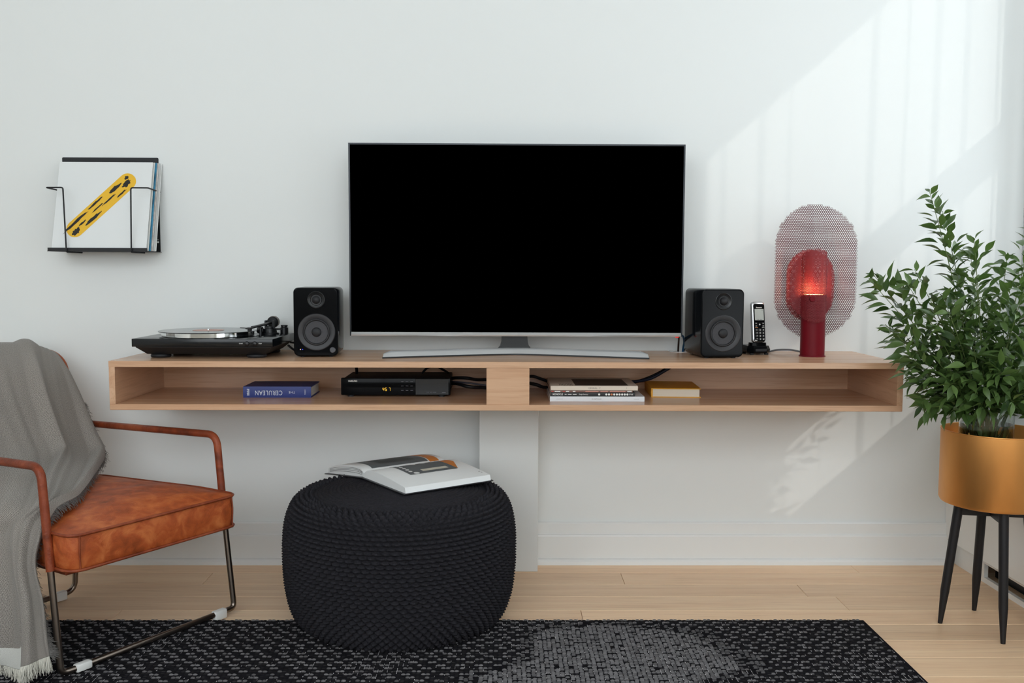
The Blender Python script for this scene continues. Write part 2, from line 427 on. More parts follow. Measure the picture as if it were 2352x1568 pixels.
# ------------------------------------------------------------------ bookshelf loudspeakers
def speaker(label, loc, rz, powered):
    t = thing('bookshelf_speaker', label, 'speaker', loc, rz, 'pair of black bookshelf speakers')
    W, H, D = .143, .2215, .192
    z0 = .0035
    def ring(i, y): return [(x, y, z) for x, z in rrect(W-2*i, H-2*i, .016-i*.5, 6, 0, z0+H/2)]
    b = MB(); b.loft([ring(.004, .004), ring(.0015, .0048), ring(0, .008), ring(0, D-.004), ring(.003, D)]); b.obj('cabinet', 'lacquer', t, 30)
    b = MB(); b.loft([ring(.0045, -.001), ring(.0025, -.0004), ring(.0012, .0015), ring(.0012, .004), ring(.006, .004)], False, False)
    # front baffle face
    b.add([(x, -.001, z) for x, z in rrect(W-.009, H-.009, .014, 6, 0, z0+H/2)], [tuple(range(28))]); bf = b.obj('baffle', 'blackgloss', t, 30)
    wz, tz = z0+.078, z0+.182
    cx = .002
    # tweeter
    b = MB(); b.lathe([(.0285, .0), (.0278, .0022), (.026, .0030), (.022, .0012), (.0165, -.0), (.0165, .0012)], 40, (cx, -.0005, tz), 'F', False, True); tw = b.obj('tweeter_waveguide', 'black', t, 30)
    b = MB(); b.lathe([(.0172, .0008), (.0168, .0024), (.0152, .0022), (.0148, .001)], 36, (cx, -.0007, tz), 'F', False, False); b.obj('tweeter_ring', 'surround', tw, 30)
    b = MB(); b.lathe([(.0130*math.cos(a), .0025+.0115*math.sin(a)) for a in [i/8*PI/2 for i in range(9)]], 32, (cx, -.0007, tz), 'F', True, True); b.obj('tweeter_dome', 'rubber', tw, 60)
    # woofer
    b = MB(); b.lathe([(.0600, .0), (.0597, .0022), (.0575, .0036), (.050, .0034), (.0455, .0016), (.0435, .0012)], 56, (cx, -.0005, wz), 'F', False, False); wf = b.obj('woofer_ring', 'surround', t, 30)
    b = MB(); b.lathe([(.0437, .0012)]+[(.0400+.0036*math.cos(a), .0018+.0040*math.sin(a)) for a in [i/8*PI for i in range(9)]]+[(.0362, .001)], 48, (cx, -.0006, wz), 'F', False, False); b.obj('woofer_surround', 'rubber', wf, 60)
    b = MB(); b.lathe([(.0365, .0012), (.030, .0010), (.022, .0006), (.016, .0004), (.012, .0002)], 48, (cx, -.0007, wz), 'F', False, True); b.obj('woofer_cone', 'cone', wf, 60)
    b = MB(); b.lathe([(.0155*math.cos(a), .0008+.0085*math.sin(a)) for a in [i/8*PI/2 for i in range(9)]], 32, (cx, -.0007, wz), 'F'); b.obj('dust_cap', 'rubber', wf, 60)
    for sx in (-1, 1):
        for y in (.02, D-.025):
            b = MB(); b.lathe([(.007, 0), (.007, .004)], 12, (sx*.045, y, 0)); b.obj('foot', 'rubber', t)
    if powered:
        b = MB(); b.lathe([(.0095, 0), (.0092, .004), (.0080, .0052)], 28, (.053, -.0008, z0+.020), 'F'); b.obj('volume_knob', mat('grey knob', '4a4a4e', .4), t, 30)
        b = MB(); b.lathe([(.0092, 0), (.0088, .0007)], 28, (-.047, -.0008, z0+.021), 'F'); d = b.obj('sensor_window', 'blackgloss', t, 30)
        b = MB(); b.lathe([(.0017, .0007), (.0012, .0016)], 12, (-.0495, -.0008, z0+.022), 'F'); b.obj('indicator_light', mat('pale indicator', 'd8b8a8', .3, emit='ffd0c0', estr=.6), d)
        b = MB(); b.lathe([(.0013, .0007), (.0009, .0014)], 12, (-.0425, -.0008, z0+.022), 'F'); b.obj('indicator_light', mat('blue indicator', '2030a0', .3, emit='3a50ff', estr=1.0), d)
    return t
speaker('black bookshelf speaker with volume knob, between the record player and the television', (-.5992, -.2905, ST), math.radians(4.5), True)
speaker('black bookshelf speaker without a knob, beside the cordless phone', (.7166, -.2945, ST), math.radians(4.5), False)

# ------------------------------------------------------------------ record player
PX0, PX1, PY0, PY1 = -1.1638, -.7212, -.365, -.056
t = thing('record_player', 'low black record player with silver platter at the left end of the shelf', 'record player', (0, 0, ST))
def z_(z): return z-ST
b = MB(); b.bbox(PX0, PX1, PY0, PY1, z_(.8085), z_(.8336), .0012, 2); pth = b.obj('plinth', mat('black plinth lacquer', '0f1215', .2, spec=.4), t)
b = MB()
def rc(x0, x1, y0, y1, z): return [(x0, y0, z), (x1, y0, z), (x1, y1, z), (x0, y1, z)]
b.loft([rc(-1.130, -.755, -.325, -.09, z_(.7825)), rc(PX0+.010, PX1-.006, PY0+.006, PY1-.006, z_(.8065)), rc(PX0+.010, PX1-.006, PY0+.006, PY1-.006, z_(.8088))]); b.obj('underbody', 'blackmatte', t, flat=True)
for fx, fy in ((-1.0955, -.300), (-.7885, -.300), (-1.088, -.115), (-.7885, -.115)):
    b = MB(); b.lathe([(.027, 0), (.0305, .002), (.032, .0055), (.0305, .010), (.024, .0125), (.02, .0135)], 32, (fx, fy, 0)); b.obj('foot', 'rubber', t, 40)
SPX, SPY = -.9705, -.21
b = MB(); b.lathe([(.146, z_(.8350)), (.1475, z_(.836)), (.1475, z_(.8485)), (.146, z_(.8492))], 96, (SPX, SPY, 0)); b.obj('platter', 'platter', t, 30)
b = MB(); b.lathe([(.0032, z_(.849)), (.0032, z_(.8565)), (.002, z_(.8582))], 14, (SPX, SPY, 0)); b.obj('spindle', 'platter', t)
for bxx in (-.8019, -.7773):
    b = MB(); b.lathe([(.0075, 0), (.0075, .003), (.0066, .0055), (.0040, .0070)], 24, (bxx, PY0+.0005, z_(.8193)), 'F'); b.obj('push_button', 'black', t, 40)
text('START', .0042, 'whitepl', t, (-.8205, PY0-.0003, z_(.8195)))
text('STOP', .0042, 'whitepl', t, (-.7600, PY0-.0003, z_(.8195)))
# tonearm assembly
ax, ay = -.790, -.118
b = MB()
b.lathe([(.030, z_(.8338)), (.030, z_(.8375)), (.024, z_(.839)), (.021, z_(.852)), (.017, z_(.853)), (.015, z_(.860)), (.010, z_(.861))], 32, (ax, ay, 0)); tb = b.obj('tonearm_base', 'black', t, 40)
b = MB(); b.bbox(ax-.016, ax-.010, ay-.010, ay+.010, z_(.855), z_(.880), .001, 1); b.bbox(ax+.010, ax+.016, ay-.010, ay+.010, z_(.855), z_(.880), .001, 1); b.bbox(ax-.016, ax+.016, ay-.010, ay+.010, z_(.853), z_(.858), .001, 1); b.obj('gimbal_yoke', 'blackmatte', tb, flat=True)
b = MB(); b.tube(smooth_path([(ax+.004, ay+.052, z_(.8745)), (ax, ay, z_(.871)), (ax-.008, ay-.09, z_(.868)), (ax-.017, ay-.165, z_(.8655))]), .0046, 12); ta = b.obj('tonearm', 'black', t, 50)
b = MB()
c0 = Vector((ax+.003, ay+.022, z_(.8725))); dirn = Vector((.06, 1, .05)).normalized()
b.tube([c0, c0+dirn*.003, c0+dirn*.022, c0+dirn*.026], [.0165, .0195, .0195, .017], 28); cw = b.obj('counterweight', 'black', ta, 35)
c1 = c0+dirn*.0105
b = MB(); b.tube([c1, c1+dirn*.003], [.0203, .0203], 28); b.obj('weight_scale_ring', 'steel', cw, 35)
b = MB(); b.bbox(ax-.029, ax-.012, ay-.200, ay-.158, z_(.8620), z_(.8665), .001, 1); hs = b.obj('headshell', 'black', ta)
b = MB(); b.bbox(ax-.025, ax-.016, ay-.190, ay-.168, z_(.8545), z_(.8620), .001, 1); b.obj('cartridge', 'blackmatte', hs)
b = MB(); b.tube([(ax-.028, ay-.196, z_(.8655)), (ax-.045, ay-.203, z_(.8668))], .0013, 8); b.obj('finger_lift', 'black', hs)
b = MB(); b.lathe([(.005, z_(.8338)), (.005, z_(.858)), (.008, z_(.859)), (.008, z_(.8625))], 16, (ax-.012, ay-.075, 0)); b.obj('arm_rest', 'black', t, 40)
b = MB(); b.lathe([(.0135, z_(.8338)), (.0135, z_(.853)), (.012, z_(.8545)), (.010, z_(.8550)), (.010, z_(.8575)), (.0118, z_(.8580)), (.0118, z_(.8615)), (.0105, z_(.8628))], 28, (-.7480, -.088, 0)); b.obj('cueing_knob', 'black', t, 35)
b = MB(); b.bbox(-.783, -.752, -.102, -.092, z_(.846), z_(.852), .0015, 1); b.obj('cueing_lever', 'blackmatte', t, flat=True)
b = MB(); b.lathe([(.0115, 0), (.0115, .014), (.009, .0155)], 24, (ax-.028, ay-.012, z_(.8475)), 'F'); b.obj('anti_skate_dial', 'black', t, 35)
# record lying on the platter
mrec = mat('vinyl', '17171a', .16, spec=.55, coat=.3)
mt = thing('vinyl_record', 'black vinyl record with pale pink label lying on the record player', 'record', (SPX, SPY, .8493))
b = MB(); b.lathe([(.0042, 0), (.052, 0), (.156, .0), (.1572, .0012), (.156, .0024), (.052, .0022), (.0042, .0022)], 120, cap0=False, cap1=False); b.obj('disc', mrec, mt, 30)
b = MB(); b.lathe([(.0042, .0023), (.0495, .0023), (.0500, .0028), (.0042, .0028)], 64, cap0=False, cap1=False); b.obj('centre_label', mat('pink label paper', 'cfa79c', .6), mt, 30)

# ------------------------------------------------------------------ cordless phone in its cradle
FX, FY = .8745, -.135
t = thing('charging_cradle', 'glossy black phone charging cradle beside the right speaker', 'phone charger', (FX, FY-.0, ST), math.radians(8))
b = MB()
def oct_(w, d, z, c=.35, dy=0): 
    k = c*w/2
    return [(-w/2+k, -d/2+dy, z), (w/2-k, -d/2+dy, z), (w/2, -d/2+k+dy, z), (w/2, d/2-.004+dy, z), (w/2-.004, d/2+dy, z), (-w/2+.004, d/2+dy, z), (-w/2, d/2-.004+dy, z), (-w/2, -d/2+k+dy, z)]
b.loft([oct_(.066, .085, .004, .4, .022), oct_(.080, .097, .008, .4, .02), oct_(.083, .1, .018, .4, .02), oct_(.078, .095, .026, .4, .02), oct_(.074, .09, .0305, .4, .02)]); cr = b.obj('cradle_body', 'blackgloss', t, 30)
b = MB(); b.loft([[(x, z-.002+.0, .024) for x, z in rrect(.060, .034, .012)], [(x, z-.002, .040) for x, z in rrect(.058, .032, .012)], [(x, z-.002, .041) for x, z in rrect(.056, .030, .011)]]); b.obj('handset_cup', 'blackgloss', t, 30)
b = MB(); b.bbox(-.018, .022, -.0312, -.0295, .012, .021, .0006, 1); b.obj('front_plate', mat('smoke plate', '2b2d31', .15), cr)
for sx in (-1, 1):
    for y in (-.018, .05):
        b = MB(); b.bbox(sx*.026-.006, sx*.026+.006, y-.005, y+.005, 0, .006, .001, 1); b.obj('foot', 'rubber', t)
# handset leaning back slightly
t = thing('cordless_handset', 'slim cordless phone handset with grey display standing in its black cradle', 'phone', (FX+.001, FY-.012, ST+.0415), math.radians(6))
t.rotation_euler = (math.radians(-9), 0, math.radians(6))
HW, HH, HT = .0465, .139, .022
def hr(i, y, w=HW, h=HH, r=.009): return [(x, y, z) for x, z in rrect(w-2*i, h-2*i, r, 5, 0, HH/2)]
b = MB(); b.loft([hr(.004, -HT/2), hr(.001, -HT/2+.002), hr(0, -HT/2+.006), hr(0, HT/2-.006), hr(.004, HT/2)]); b.obj('handset_shell', mat('silver shell', 'b9bbbd', .25, .7), t, 35)
b = MB(); b.loft([[(x, -HT/2-.0016, z) for x, z in rrect(.0375, .127, .006, 4, .001, .0665)], [(x, -HT/2+.001, z) for x, z in rrect(.0395, .130, .007, 4, .001, .0665)]]); fc = b.obj('face', 'blackgloss', t, 35)
yf = -HT/2-.0018
b = MB(); b.bbox(-.0145, .0175, yf-.0004, yf+.0005, .0745, .1130, .0004, 1); lc = b.obj('display', mat('grey lcd', 'aeb4b0', .2), fc)
text('Panasonic', .0052, 'whitepl', fc, (.0015, yf-.0002, .1180), bold=.00012)
for xa, xb, zc in ((.0095, .0145, .1090), (-.006, .000, .0775), (.003, .011, .0775)):
    b = MB(); b.box(xa, xb, yf-.0006, yf-.0003, zc-.0008, zc+.0008); b.obj('display_mark', mat('lcd mark', '6d7370', .5), lc, flat=True)
b = MB(); b.lathe([(.0066, 0), (.0066, .001), (.0050, .0016), (.0048, .0010), (.0028, .0012), (.0022, .002)], 24, (.0015, yf+.0003, .0600), 'F'); nv = b.obj('navigation_key', 'blackgloss', fc, 30)
b = MB(); b.lathe([(.0027, .0016), (.002, .0024)], 14, (.0015, yf+.0003, .0600), 'F'); b.obj('navigation_centre', 'chrome', nv)
b = MB(); b.bbox(-.0145, -.0045, yf-.0005, yf+.0003, .0487, .0508, .0003, 1); b.obj('talk_bar', mat('orange key bar', 'd08a58', .35), fc)
b = MB(); b.bbox(.0095, .0180, yf-.0005, yf+.0003, .0490, .0505, .0003, 1); b.obj('end_bar', 'whitepl', fc)
keys = ['1', '2', '3', '4', '5', '6', '7', '8', '9', '*', '0', '#']
for i, k in enumerate(keys):
    kx, kz = -.0100+.0115*(i % 3), .0420-.0105*(i//3)
    b = MB(); b.bbox(kx-.0052, kx+.0052, yf-.0008, yf+.0003, kz-.0043, kz+.0043, .0006, 1); ky = b.obj('key', 'black', fc)
    text(k, .0068, 'whitepl', ky, (kx+.001, yf-.0010, kz-.0003), bold=.0001, name='digit')
for kx, kz in ((-.0105, .0640), (.0140, .0640), (-.0105, .0550), (.0140, .0550)):
    b = MB(); b.bbox(kx-.0042, kx+.0042, yf-.0007, yf+.0003, kz-.0033, kz+.0033, .0006, 1); b.obj('key', 'black', fc)
    b = MB(); b.bbox(kx-.0020, kx+.0020, yf-.0010, yf-.0006, kz-.0009, kz+.0009, .0002, 1); b.obj('key_symbol', 'whitepl', fc)
b = MB(); b.bbox(-.016, -.0085, yf-.0004, yf+.0004, .0035, .0085, .0004, 1); b.obj('base_plate', 'alu', fc)

# ------------------------------------------------------------------ lamp with perforated maroon shades
LX, LY = 1.0425, -.200
t = thing('table_lamp', 'maroon table lamp with perforated capsule-shaped metal shades, glowing at its centre', 'lamp', (LX, LY, ST))
b = MB(); b.lathe([(.043, 0), (.043, .0022), (.0422, .003), (.0397, .0034), (.0397, .205), (.0385, .2065), (.0365, .2065), (.0365, .19)], 64, cap1=True); b.obj('base_tube', 'maroon', t, 30)
b = MB(); b.lathe([(.0355, .19), (.0355, .2035), (.030, .2065)], 48); b.obj('diffuser', mat('lit diffuser', 'ffe2b8', .5, emit='ffb070', estr=9), t, 40)
ld = bpy.data.lights.new('lamp_bulb', 'POINT'); ld.energy = .75; ld.color = (1, .40, .18); ld.shadow_soft_size = .018
lo = bpy.data.objects.new('lamp_bulb', ld); C.objects.link(lo); lo.parent = t; lo.location = (0, 0, .226)
def perforated(name, wid, hei, pitch, hole, fn, m_, parent, nh=6):
    """capsule outlined sheet with hexagonally packed holes; fn maps sheet (s, z) to local xyz"""
    vid, V, F = {}, [], []
    def vert(s, z):
        k = (round(s, 5), round(z, 5))
        if k not in vid: vid[k] = len(V); V.append(fn(s, z))
        return vid[k]
    r = wid/2
    def inside(s, z, mg):
        zc = max(-(hei/2-r), min(hei/2-r, z)); return math.hypot(s, z-zc) <= r-mg
    R = pitch/math.sqrt(3)
    nz, ns = int(hei/(pitch*.866))+2, int(wid/pitch)+2
    for j in range(-nz, nz):
        for i in range(-ns, ns):
            s = (i+(j % 2)*.5)*pitch; z = j*pitch*.8660254
            if not inside(s, z, pitch*.38): continue
            o_, i_ = [], []
            for k in range(nh):
                a = PI/6+k*2*PI/nh
                Ro = R if (nh == 6 or k % 2 == 0) else R*.8660254
                o_.append(vert(s+Ro*math.cos(a), z+Ro*math.sin(a))); i_.append(vert(s+hole*math.cos(a), z+hole*math.sin(a)))
            for k in range(nh): F.append((o_[k], o_[(k+1) % nh], i_[(k+1) % nh], i_[k]))
    q = MB(); q.add(V, F); o = q.obj(name, m_, parent, 25)
    sm = o.modifiers.new('thickness', 'SOLIDIFY'); sm.thickness = .0009; sm.offset = 0
    return o
cxp, czp = 1.0665-LX, 1.0535-ST
def plate(s, z):   # two flat wings with a vertical fold between
    a = math.radians(13)
    return (cxp-.008+s*math.cos(a*.4)*.985, .066-abs(s)*math.sin(a), czp+z)
perforated('back_shade', .2880, .4560, .0066, .00255, plate, 'maroonp', t, 12)
def wrap(s, z):    # hugs the tube in front, wings spread to the sides
    L = .0422*1.42
    if abs(s) <= L:
        a = s/.0422; return (-.004+.0422*math.sin(a), -.0422*math.cos(a)-.001, z+.2355)
    a = L/.0422; d = abs(s)-L; sg = 1 if s > 0 else -1
    x0, y0 = .0422*math.sin(a), -.0422*math.cos(a)
    dx = math.cos(a)*.3+.75; dy = math.sin(a)*.3; n_ = math.hypot(dx, dy)
    return (-.006+sg*(x0+d*dx/n_), y0+d*dy/n_-.001, z+.2355)
perforated('front_shade', .196, .244, .0046, .0015, wrap, mat('maroon front sheet', '7a1a22', .5), t)
def inner(s, z):   # flat sheet standing just behind the bulb, lit by it
    return (-.006+s, .030+.12*max(0, abs(s)-.05), z+.2355)
perforated('inner_shade', .158, .244, .0046, .0012, inner, mat('maroon inner sheet', '74161c', .5), t)
b = MB(); b.lathe([(.0095, 0), (.0095, .006), (.008, .0075)], 28, (-.0190, -.0405, .193), 'F'); b.obj('dimmer_knob', 'maroon', t, 35)
b = MB(); b.tube(smooth_path([(-.03, .03, .012), (-.055, .06, .016), (-.09, .10, .012), (-.112, .125, .0032), (-.12, .17, .0032)]), .0032, 8); b.obj('power_cord', mat('grey cord', '6c6c6e', .6), t, 60)

# ------------------------------------------------------------------ things inside the shelf
# navy hardback lying on its side, spine to the room, upside down
t = thing('hardback_book', 'thick navy blue hardback with pale spine lettering lying in the left shelf bay', 'book', (-.7295, -.2815, SF), math.radians(.6))
mnavy = mat('navy cloth', '2c3a78', .5, bump=.15, bscale=500)
W2, BD, BH = .1100, .152, .0362
b = MB()
sp = [(-.0035, .0), (-.0052, .006), (-.0056, BH/2), (-.0052, BH-.006), (-.0035, BH)]
rings = []
for x in (-W2, W2): rings.append([(x, y+.0055, z) for y, z in sp]+[(x, BD, BH), (x, BD, BH-.0028), (x, .004, BH-.0028), (x, .004, .0028), (x, BD, .0028), (x, BD, 0)])
b.loft(rings); b.obj('cover', mnavy, t, 25)
b = MB(); b.box(-W2+.003, W2-.003, .005, BD-.004, .0029, BH-.0029); b.obj('page_block', 'paperedge', t, flat=True)
msilver = mat('silver foil', 'c9cdd6', .4, .2)
R180 = (PI/2, PI, 0)
text('CERULEAN', .0215, msilver, t, (-.0270, -.0006, BH*.46), R180, spacing=1.12, sx=.78)
text('THE', .0105, msilver, t, (.0480, -.0006, BH*.5), R180, spacing=1.15)
text('EWING', .0062, msilver, t, (.0905, -.0005, BH*.5), (PI/2, PI/2, 0), spacing=1.2, sx=.7)
b = MB()
for i in range(7): b.box(-.0975+.0006*i*(i % 2), -.0895, -.0010, .0006, .0075+i*.0032, .0095+i*.0032)
o = b.obj('publisher_mark', msilver, t, flat=True); o['kind'] = 'stuff'

# cable box
t = thing('cable_box', 'black digital receiver box with a yellow clock display in the left shelf bay', 'receiver', (-.3462, -.2585, SF), math.radians(.3))
BW, BHt, BDp = .1795, .0630, .225
b = MB(); b.bbox(-BW+.004, BW-.004, .004, BDp, .007, BHt-.004, .003, 2); b.obj('casing', 'blackmatte', t)
b = MB(); b.bbox(-BW, BW, 0, .010, .006, BHt, .003, 2); fp = b.obj('front_panel', 'blackgloss', t)
b = MB(); b.bbox(.065, BW-.006, -.0012, .002, .008, BHt-.003, .0006, 1); b.obj('drop_panel', 'black', fp)
b = MB(); b.box(.086, .163, -.0018, -.0010, .0435, .0437); b.box(.086, .163, -.0018, -.0010, .0555, .0557); b.obj('card_slot', mat('slot line', '34343a', .4), fp, flat=True)
text('SAMSUNG', .0068, 'whitepl', fp, (-.1405, -.0005, .0525), bold=.0002, sx=.95)
mled = mat('amber clock digits', 'c8a030', .4, emit='ffc83c', estr=1.6)
def seg(ch, x, z, h, parent):
    w_ = h*.5; th = h*.12; on = {'4': 'bcfg', '5': 'acdfg', '7': 'abc'}[ch]
    P = {'a': (0, h-th, w_, h), 'd': (0, 0, w_, th), 'g': (0, h/2-th/2, w_, h/2+th/2), 'b': (w_-th, h/2, w_, h), 'c': (w_-th, 0, w_, h/2), 'f': (0, h/2, th, h), 'e': (0, 0, th, h/2)}
    m = MB()
    for k in on:
        x0, z0, x1, z1 = P[k]; m.box(x+x0+.0004, x+x1-.0004, -.0006, .0002, z+z0+.0003, z+z1-.0003)
    m.obj('clock_digit', mled, parent, flat=True)
seg('4', -.0435, .0205, .0105, fp); seg('5', -.0345, .0205, .0105, fp); seg('7', -.0225, .0205, .0105, fp)
b = MB(); b.box(-.0372, -.0362, -.0006, .0002, .0232, .0244); b.box(-.0372, -.0362, -.0006, .0002, .0274, .0286); b.obj('clock_colon', mled, fp, flat=True)
for i in range(3):
    for j in range(3):
        b = MB(); b.box(.0175+i*.0155, .0255+i*.0155, -.0005, .0002, .0215+j*.0145, .0228+j*.0145); b.obj('button_mark', mat('grey print', '6a6a70', .6) if (i == 0 and j == 0) else bpy.data.materials['grey print'], fp, flat=True)
text('DVR  HD  HDMI', .0046, bpy.data.materials['grey print'], fp, (.117, -.0015, .0155))
b = MB(); b.box(.152, .164, -.0016, -.0011, .0143, .0158); b.obj('print_mark', bpy.data.materials['grey print'], fp, flat=True)
for sx in (-1, 1):
    for y in (.02, .2):
        b = MB(); b.lathe([(.011, 0), (.011, .0075)], 16, (sx*.15, y, 0)); b.obj('foot', 'rubber', t)

# cables inside the bays
def cable(label, pts, r, col, rough=.5, name='cable', cat='cable', group=None):
    b = MB(); b.tube(smooth_path(pts), r, 8)
    return tag(b.obj(name, mat('cable sheath', col, rough), None, 70), label, cat, group)
cable('black cable looping up behind the receiver toward the shelf top', [(-.50, -.09, SF+.05), (-.497, -.12, SF+.085), (-.515, -.13, SF+.1), (-.545, -.10, SF+.109), (-.58, -.05, SF+.108)], .005, '0c0d12')
cable('upper black cable running from the receiver to the oak divider', [(-.19, -.05, SF+.03), (-.165, -.10, SF+.045), (-.12, -.14, SF+.050), (-.085, -.12, SF+.042), (-.048, -.10, SF+.040)], .0055, '0b0c11')
cable('lower black cable running from the receiver to the oak divider', [(-.19, -.06, SF+.02), (-.155, -.13, SF+.030), (-.11, -.17, SF+.024), (-.05, -.15, SF+.018)], .006, '0d0d12')
cable('thin grey cable lying in front of the black ones by the oak divider', [(-.185, -.07, SF+.03), (-.15, -.15, SF+.037), (-.105, -.19, SF+.038), (-.05, -.19, SF+.030)], .0032, '3a3a44')
cable('black cable arching over the receiver casing', [(-.27, -.12, SF+.0645), (-.25, -.14, SF+.085), (-.22, -.15, SF+.09), (-.195, -.13, SF+.075), (-.18, -.06, SF+.055)], .004, '0b0b10')
cable('dark blue cable hanging across the back behind the magazines', [(.632, -.060, SF+.108), (.615, -.09, SF+.102), (.57, -.10, SF+.075), (.52, -.09, SF+.045), (.46, -.07, SF+.030), (.36, -.05, SF+.020)], .0055, '10182c')
cable('black cable drooping beside the dark blue one behind the magazines', [(.624, -.055, SF+.108), (.60, -.075, SF+.095), (.555, -.085, SF+.067), (.50, -.075, SF+.040), (.44, -.06, SF+.022), (.35, -.04, SF+.012)], .005, '0b0b0e')
cable('black cable coming out of the oak divider beside the magazine stack', [(.089, -.10, SF+.050), (.11, -.13, SF+.055), (.14, -.12, SF+.044), (.20, -.10, SF+.022), (.26, -.07, SF+.012)], .005, '0c0c11')
cable('second black cable low beside the divider and magazine stack', [(.089, -.14, SF+.034), (.12, -.16, SF+.030), (.146, -.15, SF+.020), (.21, -.11, SF+.010)], .006, '0a0a0e')

# magazines and the yellow book in the right bay
def magazine(label, x0, x1, z0, th, yfront, depth, cols, rz=0, cat='magazine'):
    t = thing('magazine', label, cat, ((x0+x1)/2, yfront, z0), math.radians(rz), 'magazines stacked in the right shelf bay')
    hw_ = (x1-x0)/2
    b = MB(); e_ = .0004
    b.loft([[(x, 0, e_), (x, -.0006, th*.5), (x, 0, th-e_), (x, .001, th), (x, depth, th), (x, depth, th-e_), (x, .0012, th-e_*1.5), (x, .0012, e_*1.5), (x, depth, e_), (x, depth, 0), (x, .001, 0)] for x in (-hw_, hw_)])
    b.obj('cover', cols[0], t, 20)
    b = MB(); b.box(-hw_+.0004, hw_-.0004, .0013, depth-.0006, e_*1.6, th-e_*1.6); b.obj('pages', 'paperedge', t, flat=True)
    return t, hw_
mw = mat('white cover', 'dcdee2', .35); mcream = mat('cream cover', 'd9cdbd', .45); mblk = mat('black cover', '1d1e22', .4); mred = mat('magazine edge print', '7c5a50', .5)
mink = mat('grey ink', '7d7a76', .6); mdark = mat('dark ink', '3b3531', .6)
z0 = SF
t, hw_ = magazine('white magazine, lowest and widest of the stack', .1556, .4572, z0, .0165, -.357, .235, [mw])
text('KINFOLK', .0062, mink, t, (-.002, -.0008, .0082), spacing=1.3); 
for xa, xb in ((.117, .134), (-.131, -.110)):
    b = MB(); b.box(xa, xb, -.0009, -.0004, .0078, .0086); b.obj('spine_print', mink, t, flat=True)
z0 += .0167
t, hw_ = magazine('black magazine with white spine lettering, second from the bottom of the stack', .1580, .4270, z0, .0122, -.3545, .225, [mblk], -.4)
text('MONOCLE', .0078, 'whitepl', t, (-.112, -.0009, .0062), bold=.00015, sx=.85); text('Design Directory', .0052, 'whitepl', t, (-.030, -.0009, .0062), shear=.2, sx=.8)
for xa, xb in ((-.090, -.084), (-.080, -.068), (-.064, -.052)):
    b = MB(); b.box(xa, xb, -.0009, -.0004, .0054, .0070); b.obj('spine_print', 'whitepl', t, flat=True)
mor = mat('orange dot', 'c8794a', .5)
for i in range(10):
    x = .0285+(0 if i == 0 else .006+i*.0084)
    if i == 0: x = .020
    b = MB(); b.lathe([(.0033, 0), (.0033, .0004)], 16, (x, -.0005, .0062), 'F'); b.obj('spine_dot', mor if i == 3 else 'whitepl', t, flat=True)
text('STYLE', .0052, 'whitepl', t, (.1215, -.0009, .0062), bold=.0001, sx=.9)
z0 += .0124
t, hw_ = magazine('thin magazine with reddish printed spine, third from the bottom of the stack', .1575, .4200, z0, .0058, -.352, .222, [mred], .5)
mrd = mat('red print', 'b4423c', .5); mpk = mat('pink print', 'c98f80', .5)
for xa, xb, mm in ((-.128, -.122, mrd), (-.118, -.100, 'whitepl'), (-.092, -.086, mrd), (-.082, -.072, 'whitepl'), (-.06, -.052, 'whitepl'), (-.020, .022, mpk), (.028, .052, mpk), (.058, .108, mpk), (.114, .128, 'whitepl')):
    b = MB(); b.box(xa, xb, -.0009, -.0004, .0012, .0046); b.obj('spine_print', mm, t, flat=True)
z0 += .0060
t, hw_ = magazine('cream magazine with a dark cover photo, topmost of the stack', .1582, .4366, z0, .0146, -.3505, .228, [mcream])
text('CEREAL  7', .0070, mink, t, (.0, -.0009, .0074), spacing=1.25); text('7', .006, mink, t, (.103, -.0009, .0074))
b = MB(); b.box(-.060, .110, .012, .185, .01462, .0149); b.obj('cover_photo', mat('cover photo', '3f362f', .45, var=.4, vscale=14), t, flat=True)
b = MB()
for i in range(9): b.box(-.110+i*.005, -.1085+i*.005, .012, .012+.05, .01462, .0148)
o = b.obj('cover_lettering', mdark, t, flat=True); o['kind'] = 'stuff'
t = thing('hardback_book', 'mustard yellow hardback with page edges facing out, right of the magazine stack', 'book', (.5785, -.2535, SF), math.radians(-3.0))
myel = mat('mustard cloth', 'd79a22', .5, bump=.1, bscale=500)
b = MB(); BHy = .0300
b.loft([[(-.0825, y, 0), (.0805, y, 0), (.0805, y, .0024), (-.0775, y, .0024), (-.0775, y, BHy-.0024), (.0805, y, BHy-.0024), (.0805, y, BHy), (-.0825, y, BHy), (-.0835, y, BHy/2)] for y in (0, .205)])
b.obj('cover', myel, t, flat=True)
b = MB(); b.box(-.0772, .0760, .003, .202, .0025, BHy-.0025); b.obj('page_block', mat('cream pages', 'd8cdbb', .85, var=.08, vscale=5, stretch=(1, 1, 260)), t, flat=True)

# cables at the cable outlet behind the television
cable('brown cable dropping from the television into the shelf top outlet', [(.598, -.165, .840), (.607, -.13, .828), (.618, -.07, .806), (.622, -.045, .782), (.622, -.040, .755)], .0034, '2e2220')
cable('blue cable dropping from the television into the shelf top outlet', [(.606, -.165, .838), (.622, -.13, .829), (.637, -.07, .806), (.640, -.042, .785), (.638, -.036, .755)], .0036, '17517a')
cable('black cable trailing behind the right speaker', [(.640, -.028, .757), (.648, -.028, .778), (.668, -.03, .786), (.70, -.055, .800)], .003, '17181c')
cable('upper black cable between the record player and the left speaker', [(-.735, -.056, .800), (-.715, -.07, .800), (-.685, -.075, .800), (-.655, -.085, .803), (-.62, -.093, .815)], .0034, '0e0f12')
cable('lower black cable coiled between the record player and the left speaker', [(-.740, -.065, .790), (-.700, -.13, .7765), (-.67, -.17, .7760), (-.655, -.13, .7775), (-.66, -.09, .782), (-.63, -.085, .79)], .0038, '0e0f12')
